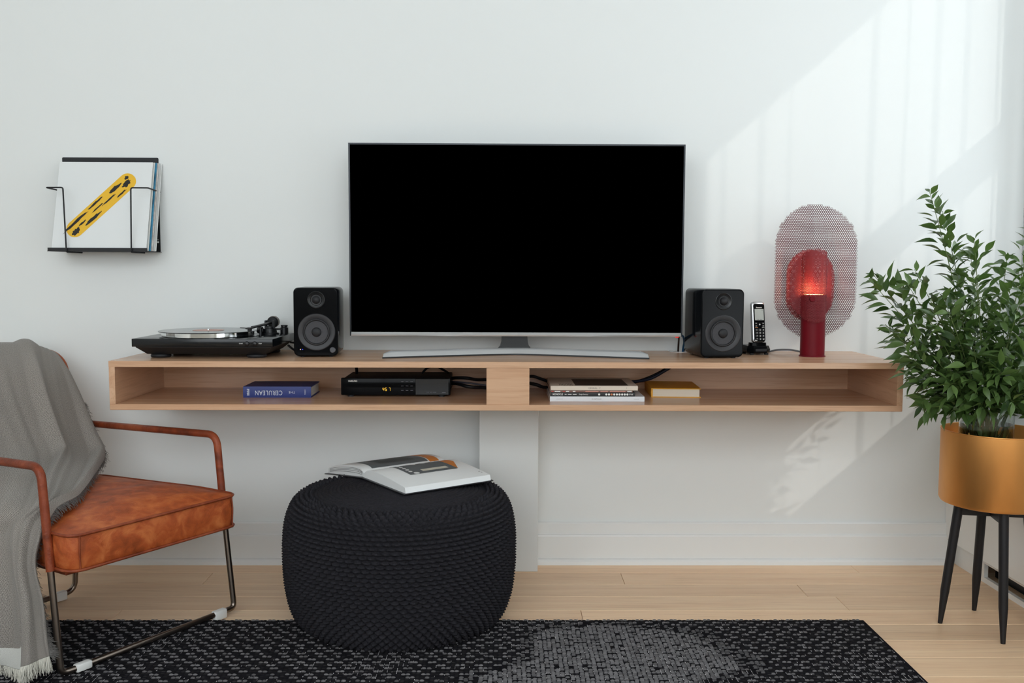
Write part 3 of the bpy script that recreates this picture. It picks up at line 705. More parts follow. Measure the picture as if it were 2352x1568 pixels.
cable('pale grey plug lead between the record player and the left speaker', [(-.705, -.12, .784), (-.68, -.115, .788), (-.65, -.10, .794)], .0028, '8a8c8c')
cable('thin grey cord running from the phone cradle behind the right speaker', [(.835, -.092, .783), (.82, -.08, .7795), (.80, -.06, .776), (.77, -.03, .7745)], .0014, '3a3a3c')

# ------------------------------------------------------------------ wall rack with record sleeves
RX0, RX1, RZ0, RZ1 = -1.5305, -1.1975, 1.1118, 1.4395
t = thing('record_rack', 'black metal wall rack with wire arms holding record sleeves', 'record rack', (RX0, 0, RZ0))
w_, h_ = RX1-RX0, RZ1-RZ0
b = MB(); b.loft([[(x+w_/2, y, z+h_/2) for x, z in rrect(w_, h_, .004, 3)] for y in (-.0030, -.0003)]); b.obj('back_plate', 'blackmatte', t, flat=True)
b = MB(); b.bbox(.004, w_+.004, -.141, -.0005, -.0006, .0012, .0004, 1); b.obj('tray', 'blackmatte', t, flat=True)
b = MB(); b.bbox(.006, w_+.006, -.1425, -.1405, -.0008, .0116, .0006, 1); b.obj('front_lip', 'blackmatte', t, flat=True)
def L(x, y, z): return (x-RX0, y, z-RZ0)
b = MB(); b.tube(fillet([L(-1.525, -.002, 1.3205), L(-1.5195, -.1480, 1.3225), L(-1.4640, -.1480, 1.3230), L(-1.4588, -.1480, 1.1085), L(-1.4525, -.045, 1.1085)], .007), .0025, 10); b.obj('wire_arm', 'blackmatte', t, 60)
b = MB(); b.tube(fillet([L(-1.1945, -.002, 1.3210), L(-1.1815, -.1480, 1.3230), L(-1.2385, -.1480, 1.3230), L(-1.2423, -.1480, 1.1085), L(-1.2350, -.05, 1.1085)], .007), .0025, 10); b.obj('wire_arm', 'blackmatte', t, 60)
for z in (.035, .042):
    b = MB(); b.lathe([(.0035 if z < .04 else .0016, 0), (.003 if z < .04 else .001, .0016)], 14, (w_-.0075, -.0028, z if z < .04 else .0435), 'F'); b.obj('mounting_screw', 'whitepl', t)
# sleeves: bottoms rest in the tray, tops lean back to the plate
mslv = mat('white record sleeve', 'dfe2e2', .45)
# generic abstract print: straight rounded yellow band with black flecks
mband = mat('yellow ink', 'e8b62c', .5); mfleck = mat('black ink', '1c1a17', .5)
SLW, SLH, SLT = .318, .314, .0034
slv = [('white record sleeve with an abstract yellow and black print, front of the wall rack', mslv, 0.000),
       ('record sleeve with off-white spine, directly behind the printed one in the wall rack', mat('off-white sleeve', 'cfd0cc', .5), .0035),
       ('record sleeve with bright blue spine edge in the wall rack', mat('blue sleeve', '3a86a8', .5, var=.5, vscale=25), .0070),
       ('white record sleeve with red spine flecks in the wall rack', mat('flecked sleeve', 'd8cfc8', .5, var=.3, vscale=40), .0095),
       ('pale grey record sleeve near the back of the wall rack', mat('pale sleeve', 'c9cccc', .5), .0118),
       ('white record sleeve rearmost in the wall rack, touching the black plate', mat('plain sleeve', 'e3e4e2', .5), .0142)]
lean = math.atan2(.083, SLH)
for i, (lab, mm, dx) in enumerate(slv):
    yb_ = -.1375+i*.0105; yt_ = yb_+.083 if i == 0 else -.0545+i*.0095
    ln = math.atan2(yt_-yb_, SLH)
    t = thing('record_sleeve', lab, 'record sleeve', (-1.3555+dx*.95, yb_+.002, RZ0+.0018), 0, 'record sleeves in the wall rack')
    t.rotation_euler = (-ln, 0, 0)
    b = MB(); b.bbox(-SLW/2, SLW/2, -SLT/2, SLT/2, 0, SLH, .0006, 1); b.obj('sleeve', mm, t, flat=True)
    if i == 0:
        yfp = -SLT/2-.0002
        def rot(p, a=math.radians(46), c=(-.004, .160)): return (c[0]+p[0]*math.cos(a)-p[1]*math.sin(a), yfp, c[1]+p[0]*math.sin(a)+p[1]*math.cos(a))
        out = [rot(p) for p in rrect(.292, .060, .029, 8)]
        b = MB(); b.add(out, [tuple(range(len(out)))]); b.add([(x, y-.0002, z) for x, y, z in out], [tuple(range(len(out)))]); bd_ = b.obj('printed_band', mband, t, flat=True)
        r2 = random.Random(3)
        b = MB()
        for (px_, pz_, ln_, wd_) in ((-.10, .017, .10, .010), (-.01, .020, .06, .007), (.07, .012, .05, .012), (.11, -.004, .035, .016), (-.12, -.010, .030, .020), (-.05, -.016, .07, .010), (.03, -.004, .06, .006), (.075, -.018, .045, .006), (-.015, .002, .05, .005), (.125, .012, .016, .012), (-.085, -.002, .03, .006)):
            k = 18; pts = []
            for q in range(k):
                a = 2*PI*q/k; rr = 1+.28*r2.uniform(-1, 1)
                pts.append(rot((px_+ln_/2*math.cos(a)*rr, pz_+wd_/2*math.sin(a)*rr)))
            b.add([(x, y-.0004, z) for x, y, z in pts], [tuple(range(k))])
        o = b.obj('printed_flecks', mfleck, t, flat=True); o['kind'] = 'stuff'

# ------------------------------------------------------------------ plant stand, brass pot, vase and foliage
PCX, PCY = 1.4545, -.609
t = thing('plant_stand', 'black wooden four-legged plant stand under the brass pot', 'plant stand', (PCX, PCY, 0), math.radians(-11))
mblkw = mat('black stained wood', '141317', .5)
for k in range(4):
    a = PI/2*k
    c_, s_ = math.cos(a), math.sin(a)
    b = MB(); b.tube([(c_*.134, s_*.134, 0), (c_*.124, s_*.124, .10), (c_*.093, s_*.093, .385-.012)], [.0065, .0125, .0135], 16); b.obj('leg', mblkw, t, 50)
for k in range(2):
    a = PI/2*k; b = MB(); b.bbox(-.096, .096, -.010, .010, .335+.0*k, .3715, .001, 1, Matrix.Rotation(a, 4, 'Z')); b.obj('cross_bar', mblkw, t, flat=True)
t = thing('brass_pot', 'round brushed brass pot standing on the black plant stand', 'pot', (PCX, PCY, .3735))
b = MB(); PR, PH = .1485, .2175
b.lathe([(.10, 0), (PR-.012, .0), (PR-.004, .003), (PR, .011), (PR, PH-.003), (PR+.0015, PH-.0015), (PR+.001, PH), (PR-.0015, PH), (PR-.003, PH-.003), (PR-.003, .012), (PR-.014, .006), (.02, .006)], 96); b.obj('pot_wall', 'brass', t, 30)
t = thing('glass_vase', 'clear glass cylinder vase of water and stems inside the brass pot', 'vase', (1.4245, PCY, .3800))
mglass = mat('clear glass', 'f4f8f6', .02, trans=1, ior=1.45)
VH = .262
b = MB(); b.lathe([(.066, 0), (.0715, .001), (.0735, .004), (.0735, VH), (.0715, VH), (.0705, .010), (.02, .008)], 48); b.obj('glass', mglass, t, 40)
b = MB(); b.lathe([(.0702, .011), (.0702, VH-.03), (.001, VH-.03)], 48); b.obj('water', mat('water', 'e6efe4', .0, trans=1, ior=1.33), t, 40)

def leaf_mesh(seed, L_, W_):
    r = random.Random(seed); b = MB(); n = 7; curl = r.uniform(.05, .35); fold = r.uniform(.2, .5); twist = r.uniform(-.5, .5)
    prof = [.0, .55, .9, 1, .86, .55, .22, 0]
    rows = []
    for i in range(n+1):
        t_ = i/n; hw = W_/2*prof[i]; x = L_*t_; zc = -curl*L_*t_*t_
        tw = twist*t_
        for s in (-1, 0, 1):
            y = s*hw*math.cos(tw); z = zc+abs(s)*hw*fold+s*hw*math.sin(tw)
            rows.append((x, y, z))
    fs = [(i*3+j, i*3+j+1, i*3+j+4, i*3+j+3) for i in range(n) for j in range(2)]
    b.add(rows, fs); return b
mleaf = bpy.data.materials.new('glossy leaf'); mleaf.use_nodes = True
nt = mleaf.node_tree; pb = nt.nodes['Principled BSDF']
geo = nt.nodes.new('ShaderNodeNewGeometry'); rp = nt.nodes.new('ShaderNodeValToRGB')
rp.color_ramp.elements[0].color = lin('2a4220'); rp.color_ramp.elements[1].color = lin('647f45')
nt.links.new(geo.outputs['Random Per Island'], rp.inputs[0])
oi = nt.nodes.new('ShaderNodeObjectInfo'); mth = nt.nodes.new('ShaderNodeMath'); mth.operation = 'ADD'
nt.links.new(geo.outputs['Random Per Island'], mth.inputs[0]); nt.links.new(oi.outputs['Random'], mth.inputs[1])
fr = nt.nodes.new('ShaderNodeMath'); fr.operation = 'FRACT'; nt.links.new(mth.outputs[0], fr.inputs[0]); nt.links.new(fr.outputs[0], rp.inputs[0])
nt.links.new(rp.outputs[0], pb.inputs['Base Color']); pb.inputs['Roughness'].default_value = .30
trn = nt.nodes.new('ShaderNodeBsdfTranslucent'); trn.inputs[0].default_value = lin('5d7f35')
mxs = nt.nodes.new('ShaderNodeMixShader'); mxs.inputs[0].default_value = .18
nt.links.new(pb.outputs[0], mxs.inputs[1]); nt.links.new(trn.outputs[0], mxs.inputs[2]); nt.links.new(mxs.outputs[0], nt.nodes['Material Output'].inputs[0])
mstem = mat('green stem', '5b6b3a', .6)
foli = thing('foliage_bunch', 'bushy bunch of glossy dark green leafy stems standing in the glass vase', 'plant', (1.4245, PCY, .3900))
base = Vector((1.4245, PCY, .39))
LM = []
for i in range(6):
    o = leaf_mesh(i, .054, .0200).obj('leaf', mleaf, None, 70); LM.append(o.data); bpy.data.objects.remove(o)
LV = [(np.array([v.co[:] for v in me.vertices]), [tuple(p.vertices) for p in me.polygons]) for me in LM]
rs = random.Random(21)
# stem tips in room coordinates (x, y, z), from the tall twig on the left to the drooping ones at the rim
tips = [(1.235, -.60, 1.285), (1.285, -.58, 1.23), (1.062, -.62, 1.030), (1.10, -.55, 1.045), (1.145, -.68, 1.02), (1.20, -.60, 1.06),
        (1.36, -.62, 1.15), (1.40, -.52, 1.12), (1.47, -.60, 1.10), (1.53, -.62, 1.17), (1.58, -.55, 1.14), (1.64, -.62, 1.08), (1.68, -.50, 1.0),
        (1.33, -.70, 1.03), (1.24, -.72, .96), (1.42, -.78, 1.00), (1.50, -.75, 1.02), (1.57, -.72, .96), (1.66, -.66, .92),
        (1.12, -.60, .90), (1.16, -.66, .82), (1.20, -.58, .74), (1.215, -.64, .685), (1.26, -.72, .74), (1.30, -.76, .85), (1.30, -.52, .96),
        (1.36, -.80, .78), (1.44, -.82, .86), (1.52, -.80, .80), (1.60, -.76, .78), (1.65, -.66, .72), (1.34, -.74, .68), (1.48, -.77, .70), (1.56, -.72, .68), (1.25, -.60, .68), (1.42, -.70, .92), (1.22, -.66, .655), (1.275, -.70, .66), (1.33, -.76, .74), (1.19, -.62, .80), (1.40, -.79, .70), (1.50, -.79, .75), (1.24, -.68, .80), (1.29, -.69, .77), (1.30, -.62, .90), (1.20, -.50, .86), (1.38, -.45, .98), (1.50, -.45, .95)]
leaves = []
for si, tp in enumerate(tips):
    tp = Vector(tp); ang = rs.uniform(0, 2*PI); rr = rs.uniform(.0, .045)
    p0 = base+Vector((rr*math.cos(ang), rr*math.sin(ang), .03)); out = tp-base; hd = Vector((out.x, out.y, 0))
    p1 = base+Vector((0, 0, .30))+hd*.06
    droop = .10 if tp.z < .8 else .03
    p2 = base+hd*.62+Vector((0, 0, (tp.z-base.z)*.72+droop))
    def bez(t_): return p0*(1-t_)**3+p1*3*t_*(1-t_)**2+p2*3*t_*t_*(1-t_)+tp*t_**3
    P = [bez(i/22) for i in range(23)]
    b = MB(); b.tube([p-base for p in P], [.0024*(1-.7*i/22) for i in range(23)], 6); b.obj('stem', mstem, foli, 60)
    ln = sum((P[i+1]-P[i]).length for i in range(22))
    n = int(ln*1.0/.0138)
    for k in range(n):
        t_ = .36+.64*(k+.5)/n
        if (bez(t_)-base).z < .245: continue
        p = bez(t_); d = (bez(min(1, t_+.02))-bez(t_-.02)).normalized()
        a = k*2.4+rs.uniform(-.6, .6)
        side = d.orthogonal().normalized(); side = Matrix.Rotation(a, 3, d) @ side
        # short side twig carrying a leaf
        tw_ = rs.uniform(.0, .045) if t_ < .92 else .004
        if si < 2 and t_ > .55: tw_ *= .45
        q = p+(side*.85+d*.5).normalized()*tw_
        x = (d*rs.uniform(.35, .95)+side*rs.uniform(.5, 1.0)+Vector((0, 0, rs.uniform(-.35, .25)))).normalized()
        leaves.append((q, x, rs.uniform(.72, 1.25)*(1 if t_ < .93 else .75), rs.randrange(6), rs.uniform(-.9, .9)))
def leaf_mtx(q, x, s, roll):
    z = Vector((0, 0, 1)); y = z.cross(x)
    if y.length < .05: y = Vector((0, 1, 0))
    y.normalize(); z = x.cross(y); R = Matrix((x, y, z)).transposed() @ Matrix.Rotation(roll, 3, 'X')
    return Matrix.Translation(q-base) @ (R*s).to_4x4()
for k in range(70):      # leaves pressed inside the vase
    a = rs.uniform(0, 2*PI); rr = rs.uniform(.02, .060); zl = rs.uniform(.06, .235)
    q = base+Vector((rr*math.cos(a), rr*math.sin(a), zl)); x = Vector((-math.sin(a)*rs.uniform(-.5, .5)-.1*math.cos(a), math.cos(a)*rs.uniform(-.5, .5)-.1*math.sin(a), rs.choice((-1, 1)))).normalized()
    leaves.append((q, x, rs.uniform(.6, .8), rs.randrange(6), rs.uniform(-1.5, 1.5)))
cam = Vector((0, -3.3, 1.05))
ok = [l for l in leaves if l[0].x < 1.82 and l[0].y < -.03 and not (l[0].z < .60 and .068 < (l[0].xy-base.xy).length < .2)]
ok.sort(key=lambda l: (l[0]-cam).length+(.0 if l[0].x < 1.53 else 1))
for i, (q, x, s, k, ro) in enumerate(ok[:300]):
    o = bpy.data.objects.new('leaf', LM[k]); C.objects.link(o); o.parent = foli; o.matrix_local = leaf_mtx(q, x, s, ro)
b = MB()
for (q, x, s, k, ro) in ok[300:]:
    Mx = np.array(leaf_mtx(q, x, s, ro)); v, f_ = LV[k]
    b.add([tuple(p) for p in (v @ Mx[:3, :3].T+Mx[:3, 3])], f_)
o = b.obj('leaf_mass', mleaf, foli, 70); o['kind'] = 'stuff'

# ------------------------------------------------------------------ patterned rug: woven loops on a dark backing
RUX0, RUX1, RUY0, RUY1, RUZ = -2.3, 1.095, -2.5, -.578, .0085
t = thing('rug', 'dark charcoal and grey woven rug with irregular pattern under the pouf', 'rug', (0, 0, 0))
b = MB(); b.bbox(RUX0, RUX1, RUY0, RUY1, 0, RUZ-.001, .003, 1)
mbk = mat('rug backing', '1b1a1f', 1.0, spec=.05, bump=.6, bscale=500, var=.2, vscale=90)
b.obj('backing', mbk, t, flat=True)
def fnoise(x, y, s):
    from mathutils import noise
    return noise.noise(Vector((x*s, y*s, 3.7)))
def build_loops():
    px, py = .0125, .0094
    V, F, col = [], [], []
    k = 0
    y = RUY1-.004; j = 0
    # unit loop: flattened half ellipsoid, 5x3 grid
    while y > -1.32:
        nx = int((RUX1-RUX0)/px)
        for i in range(nx):
            x = RUX0+.012+i*px
            if x > RUX1-.010 or x < -1.75: continue
            # which tone is this loop?
            g = fnoise(x, y, 1.9)+.45*fnoise(x+7, y-3, 4.6)
            cxg = math.exp(-(((x-.28)/.34)**2+((y+.78)/.26)**2))+.75*math.exp(-(((x-.05)/.30)**2+((y+1.0)/.10)**2))
            v = g*.42+cxg
            r = random.random()
            if v > .52: tone = .155 if (r < .97 and not (j % 2 == 0 and (i+(j//2)*3) % 6 < 2 and r > .40)) else .012
            elif v > .40: tone = .10 if r < .55 else .012
            else: tone = (.15 if (j % 2 == 0 and (i+(j//2)*2+(j//7)) % 4 < 2) else .019) if r < .93 else .035
            tone *= random.uniform(.65, 1.25)
            L_, W_, H_ = px*.50, py*.46, (.0050 if tone > .06 else .0026)
            jx, jy = random.uniform(-.0014, .0014), random.uniform(-.0012, .0012)
            base_i = len(V)
            for a, hz in ((-1, .1), (-.72, .78), (0, 1.0), (.72, .78), (1, .1)):
                for c_, hc in ((-1, .0), (0, 1), (1, .0)):
                    V.append((x+jx+a*L_, y+jy+c_*W_*(1-.25*abs(a)), RUZ-.002+H_*hz*hc)); 
            for a in range(4):
                for c_ in range(2):
                    q = base_i+a*3+c_; F.append((q, q+1, q+4, q+3)); col.append(tone)
            # pale metallic weft flecks between the loops
            fl = fnoise(x-2, y+5, 3.1)+.25*fnoise(x, y, 9)
            if random.random() < (.42 if fl > .12 else .12):
                base_i = len(V); fx = x+px*.52; 
                for a in (-1, 1):
                    for c_ in (-1, 1): V.append((fx+a*.0009, y+c_*.0034, RUZ+.0026))
                F.append((base_i, base_i+2, base_i+3, base_i+1)); col.append(random.choice((.22, .36, .50)))
        y -= py; j += 1
    me = bpy.data.meshes.new('woven_loops'); me.from_pydata(V, [], F)
    at = me.attributes.new('tone', 'FLOAT', 'FACE'); at.data.foreach_set('value', col)
    me.polygons.foreach_set('use_smooth', [True]*len(F))
    m = bpy.data.materials.new('rug yarn'); m.use_nodes = True; nt = m.node_tree; pb = nt.nodes['Principled BSDF']
    a = nt.nodes.new('ShaderNodeAttribute'); a.attribute_name = 'tone'
    cr = nt.nodes.new('ShaderNodeCombineColor')
    for ch, kf in (('Red', 1.0), ('Green', .96), ('Blue', .99)):
        mm = nt.nodes.new('ShaderNodeMath'); mm.operation = 'MULTIPLY'; mm.inputs[1].default_value = kf
        nt.links.new(a.outputs['Fac'], mm.inputs[0]); nt.links.new(mm.outputs[0], cr.inputs[ch])
    nt.links.new(cr.outputs[0], pb.inputs['Base Color']); pb.inputs['Roughness'].default_value = 1.0; setin(pb, 'Specular IOR Level', .05)
    tc = nt.nodes.new('ShaderNodeTexCoord'); n = nt.nodes.new('ShaderNodeTexNoise'); n.inputs['Scale'].default_value = 700
    nt.links.new(tc.outputs['Object'], n.inputs[0]); bp = nt.nodes.new('ShaderNodeBump'); bp.inputs['Strength'].default_value = .7; bp.inputs['Distance'].default_value = .001
    nt.links.new(n.outputs[0], bp.inputs['Height']); nt.links.new(bp.outputs[0], pb.inputs['Normal'])
    me.materials.append(m)
    o = bpy.data.objects.new('woven_loops', me); C.objects.link(o); o.parent = t; o['kind'] = 'stuff'
build_loops()

# ------------------------------------------------------------------ knitted pouf
QX, QY = -.3035, -.520
t = thing('knitted_pouf', 'large round black knitted pouf with a magazine lying open on top', 'pouf', (QX, QY, .0))
t['label'] = 'large round black knitted pouf standing on the rug'
PT = .404
def pouf_prof(s):
    """s 0..1 along the side from floor to top rim -> r, z"""
    z0_, z1_ = .0125, .378
    a = -PI/2+s*PI
    ca = abs(math.cos(a))**.62; sa = math.copysign(abs(math.sin(a))**.86, math.sin(a))
    r = .259+.075*ca+.006*math.sin(a)
    if s > .5: r -= .006*((s-.5)*2)**2
    return r, (z0_+z1_)/2+sa*(z1_-z0_)/2
def build_pouf():
    rows, kn = 37, 84
    sr, sk = 7, 7
    NR, NK = rows*sr, kn*sk
    # resample the profile evenly by arc length
    ss = np.linspace(0, 1, 600); pr = np.array([pouf_prof(x) for x in ss]); dl = np.r_[0, np.cumsum(np.hypot(*np.diff(pr, axis=0).T))]
    u = np.linspace(0, dl[-1], NR+1); r = np.interp(u, dl, pr[:, 0]); z = np.interp(u, dl, pr[:, 1])
    tr = np.gradient(r); tz = np.gradient(z); ll = np.hypot(tr, tz); nr, nz = tz/ll, -tr/ll
    I, K = np.meshgrid(np.arange(NR+1)/sr, np.arange(NK)/sk, indexing='ij')
    th = 2*np.pi*K/kn
    rowi = np.floor(I); fr_ = I-rowi
    sl = K+rowi*.45+.22*(fr_-.5)          # each row shifted half a stitch, stitches slanted
    fk = sl-np.floor(sl)
    cord = np.sqrt(np.clip(1-(2*fr_-1)**2, 0, 1))**1.25
    stitch = .02+.98*np.sqrt(np.clip(1-(2*fk-1)**2, 0, 1))**1.5
    ply = .12*np.sin(2*np.pi*(fk*3+fr_*1.5))
    h = .0170*cord*(stitch+ply*.8)
    Rr = r[:, None]+nr[:, None]*h; Zz = z[:, None]+nz[:, None]*h
    V = np.stack([Rr*np.cos(th), Rr*np.sin(th), Zz], -1).reshape(-1, 3)
    F = []
    for i in range(NR):
        a = i*NK+np.arange(NK); bq = i*NK+(np.arange(NK)+1) % NK
        F.append(np.stack([a, bq, bq+NK, a+NK], 1))
    F = np.concatenate(F)
    me = bpy.data.meshes.new('knit_side'); me.from_pydata(V.tolist(), [], F.tolist()); me.polygons.foreach_set('use_smooth', [True]*len(F))
    me.materials.append(mk); o = bpy.data.objects.new('knit_side', me); C.objects.link(o); o.parent = t
    # top: fine concentric braids
    nr_, nt_ = 168, 220
    b = MB()
    def top(uu, vv):
        rr = .268*vv; a = uu*2*PI
        zt = .376+(.404-.376)*math.sqrt(max(0, 1-(vv)**2.6))
        k = vv*24; fr2 = k-math.floor(k)
        hh = .0030*math.sqrt(max(0, 1-(2*fr2-1)**2))*(.72+.28*math.sin(uu*2*PI*110+math.floor(k)*1.7+fr2*2))
        return (rr*math.cos(a), rr*math.sin(a), zt+hh)
    b.grid(top, nt_, nr_); b.obj('braided_top', mk, t, 80)
    b = MB(); b.lathe([(.001, .0095), (.266, .0095), (.270, .018), (.262, .03)], 64); b.obj('base_pad', 'blackmatte', t, 60)
mk = mat('black cotton cord', '28272b', .9, spec=.15, bump=.8, bscale=260, var=.25, vscale=120)
build_pouf()

# ------------------------------------------------------------------ open book on the pouf
t = thing('open_book', 'large white picture book lying open on the black pouf', 'book', (-.3060, -.3560, .4085), math.radians(35.5))
# local x runs along the spine, local -y toward the near half
BL, BWd = .153, .262
def half(side, uu, vv, lift=0):
    """page surface: uu 0..1 along the spine, vv 0..1 from gutter to outer edge"""
    x = (uu-.5)*2*BL
    d = vv*BWd
    z = .0075+.0215*(1-math.exp(-vv*9))*(1-vv)**.85*1.15+.0145*(vv**.4)*(1-.25*vv)
    if side < 0: return (x, -d, z+lift)
    ang = math.radians(-7.5)                       # far half tips down past the pouf's edge
    z2 = z*1.02+.010*math.sin(PI*vv)*vv
    return (x+.004, d*math.cos(ang)-z2*math.sin(ang)*0, z2+d*math.sin(ang)+lift)
mcov = mat('dark book cover', '2a2a2e', .4)
for side in (-1, 1):
    b = MB()
    def cov(uu, vv):
        x, y, z = half(side, uu, vv); dd = vv*(BWd+.005); base_z = (0 if side < 0 else dd*math.sin(math.radians(-7.5)))
        return ((uu-.5)*2*(BL+.004), side*dd*(1 if side < 0 else math.cos(math.radians(7.5))), base_z)
    top_ = []; n_ = 16
    rings = []
    for i in range(n_+1):
        vv = i/n_; a = cov(0, vv); c_ = cov(1, vv)
        rings.append([(a[0], a[1], a[2]), (c_[0], c_[1], c_[2]), (c_[0], c_[1], c_[2]+.0026), (a[0], a[1], a[2]+.0026)])
    b.loft(rings); b.obj('cover_board', mcov, t, flat=True)
    b = MB(); rings = []
    for i in range(n_*2+1):
        vv = i/(n_*2)*.992; a = half(side, .012, vv); c_ = half(side, .988, vv); k0 = cov(.02, vv); k1 = cov(.98, vv)
        rings.append([(a[0], k0[1], k0[2]+.0027), (c_[0], k1[1], k1[2]+.0027), (c_[0], c_[1], c_[2]), (a[0], a[1], a[2])])
    b.loft(rings); b.obj('page_block', 'paperedge' if False else 'paper', t, flat=True)
    if side > 0:
        # dark strands put in as shade between leaves, near end of far half
        for g in range(4):
            b = MB(); kk = .30+.17*g; pts = []
            for i in range(15):
                vv = .05+.9*i/14; a = half(side, .012, vv); k0 = cov(.02, vv)
                pts.append((a[0]-.0006, a[1], k0[2]+.003+(a[2]-k0[2]-.003)*(kk+.05*math.sin(vv*3+g))))
            b.tube(pts, .0005, 5); b.obj('page_gap_shade', 'blackmatte', t, 60)
def patch(name, m_, side, poly_uv, n=10, lift=.0006):
    """printed area: quad in page (u, v) space, laid on the curved page"""
    b = MB(); (a, b1, c_, d) = poly_uv
    def fn(i, j):
        u_ = (a[0]*(1-i)+b1[0]*i)*(1-j)+(d[0]*(1-i)+c_[0]*i)*j; v_ = (a[1]*(1-i)+b1[1]*i)*(1-j)+(d[1]*(1-i)+c_[1]*i)*j
        return half(side, u_, v_, lift)
    b.grid(fn, n, n); return b.obj(name, m_, t, 60)
mgrey = mat('grey print', '5f6467', .5); mgrey.name = 'device grey'; morg = mat('orange print', 'd0803a', .5); mprint_w = mat('white print', 'e8e9e8', .5); mprint_c = mat('cream print', 'cfcabb', .5); mline = mat('louvre print', '3c4042', .5)
patch('printed_picture', mgrey, -1, [(.26, .002), (.81, .002), (.81, .62), (.26, .62)], 16)
patch('printed_picture', morg, -1, [(.812, .002), (.90, .002), (.93, .30), (.812, .62)], 12)
patch('printed_display', mprint_c, -1, [(.44, .47), (.74, .47), (.74, .55), (.44, .55)], 8, .0012)
def dot(u_, v_, r_):
    b = MB(); b.add([half(-1, u_+r_/(2*BL)*math.cos(2*PI*k/18), v_+r_/BWd*math.sin(2*PI*k/18), .0013) for k in range(18)], [tuple(range(18))]); b.obj('printed_knob', mprint_w, t, flat=True)
for i in range(5): dot(.315, .20+.075*i, .0062)
dot(.345, .585, .0095)
for i in range(3): dot(.50+.11*i, .185, .0085)
dot(.735, .12, .004)
patch('printed_picture', mgrey, 1, [(.13, .07), (.80, .07), (.80, .86), (.13, .86)], 18)
patch('printed_picture', morg, 1, [(.815, .05), (.93, .05), (.93, .86), (.815, .86)], 14)
for i in range(22):
    u_ = .27+.42*i/22; patch('printed_line', mline, 1, [(u_, .16), (u_+.009, .16), (u_+.009, .74), (u_, .74)], 8, .0012)
for uu_, vv_, ww in ((.935, .835, .02), (.945, .875, .014)):
    patch('page_number', mink, -1, [(uu_, vv_), (uu_+ww, vv_), (uu_+ww, vv_+.014), (uu_, vv_+.014)], 2, .0009)

# ------------------------------------------------------------------ leather armchair
CHX, CHY, CHR = -.96815, -.74135, math.atan2(.84129, .54058)
t = thing('armchair', 'tan leather armchair with wrapped tube arms and dark steel sled legs', 'armchair', (CHX, CHY, 0), CHR)
AH = .283
# seat cushion: boxy with a crowned top and welted seams
def cushion(a0, a1, b0, b1, zb_fn, zt_fn, crown, r=.018, nu=28, nv=28, pinch=.010):
    m = MB(); rings = []
    def outline(inset, n=9):
        out = []
        w_, d_ = (a1-a0)-2*inset, (b1-b0)-2*inset; rr = max(.004, .030-inset)
        cx_, cy_ = (a0+a1)/2, (b0+b1)/2
        base_ = rrect(w_, d_, rr, n)
        # densify straight sides
        res = []
        for i in range(len(base_)):
            p, q = Vector(base_[i]), Vector(base_[(i+1) % len(base_)]); k = max(1, int((q-p).length/.03))
            for j in range(k): res.append(p.lerp(q, j/k))
        return [(cx_+p.x, cy_+p.y) for p in res]
    return outline
CA0, CA1, CB0, CB1 = -.272, .262, -.042, .640
def seat_top(a, b_):
    u_ = (a-CA0)/(CA1-CA0); v_ = (b_-CB0)/(CB1-CB0)
    e_ = min(1, 4.2*min(u_, 1-u_, v_*1.0, 1))
    cr_ = .026*(max(0, math.sin(PI*min(max(u_, 0), 1)))**.5)*(max(0, min(1, v_*5))**.7)
    sag = -.030*max(0, v_-.25)
    ripple = .0035*math.sin(b_*42+a*6)*max(0, 1-abs(u_-.75)*2.2)
    return .382+cr_+sag+ripple+.006*math.sin(a*9+1)*v_
def seat_bot(b_): return .288+.0*b_
N_ = 44
def ring_at(inset, zfn):
    pts = []
    w_, d_ = (CA1-CA0)-2*inset, (CB1-CB0)-2*inset
    base_ = rrect(w_, d_, max(.006, .034-inset), 6)
    res = []
    for i in range(len(base_)):
        p, q = Vector(base_[i]), Vector(base_[(i+1) % len(base_)]); k = max(1, int(round((q-p).length/.025)))
        for j in range(k): res.append(p.lerp(q, j/k))
    for p in res:
        a, b_ = (CA0+CA1)/2+p.x, (CB0+CB1)/2+p.y; pts.append((a, b_, zfn(a, b_)))
    return pts
def resample(ring, n=120):
    P = [Vector(p) for p in ring]; P.append(P[0]); L_ = [0]
    for i in range(len(P)-1): L_.append(L_[-1]+(P[i+1]-P[i]).length)
    out = []; j = 0
    for k in range(n):
        s = L_[-1]*k/n
        while L_[j+1] < s: j += 1
        f_ = (s-L_[j])/max(1e-9, L_[j+1]-L_[j]); out.append(P[j].lerp(P[j+1], f_))
    return out
b = MB(); rings = []
rings.append(resample(ring_at(.05, lambda a, c_: .286)))
rings.append(resample(ring_at(.004, lambda a, c_: .287)))
rings.append(resample(ring_at(-.001, lambda a, c_: .293)))
for f_ in (.15, .35, .55, .75, .92):
    rings.append(resample(ring_at(-.004*math.sin(PI*f_), lambda a, c_: .293+(.377-.030*max(0, (c_-CB0)/(CB1-CB0)-.25)-.293)*f_)))
for ins, mixv in ((-.001, .0), (.004, .12), (.015, .40), (.035, .72), (.07, .92), (.12, 1), (.17, 1), (.22, 1), (.255, 1)):
    rings.append(resample(ring_at(ins, lambda a, c_: (.380-.030*max(0, (c_-CB0)/(CB1-CB0)-.25))*(1-mixv)+seat_top(a, c_)*mixv)))
b.loft(rings); sc_ = b.obj('seat_cushion', 'leather', t, 80)
for zf, nm in ((lambda a, c_: .3795-.030*max(0, (c_-CB0)/(CB1-CB0)-.25), 'upper_piping'), (lambda a, c_: .2885, 'lower_piping')):
    rg = resample(ring_at(-.0035, zf)); b = MB(); b.tube(rg+[rg[0]], .0042, 8, False); b.obj(nm, 'leather2', sc_, 60)
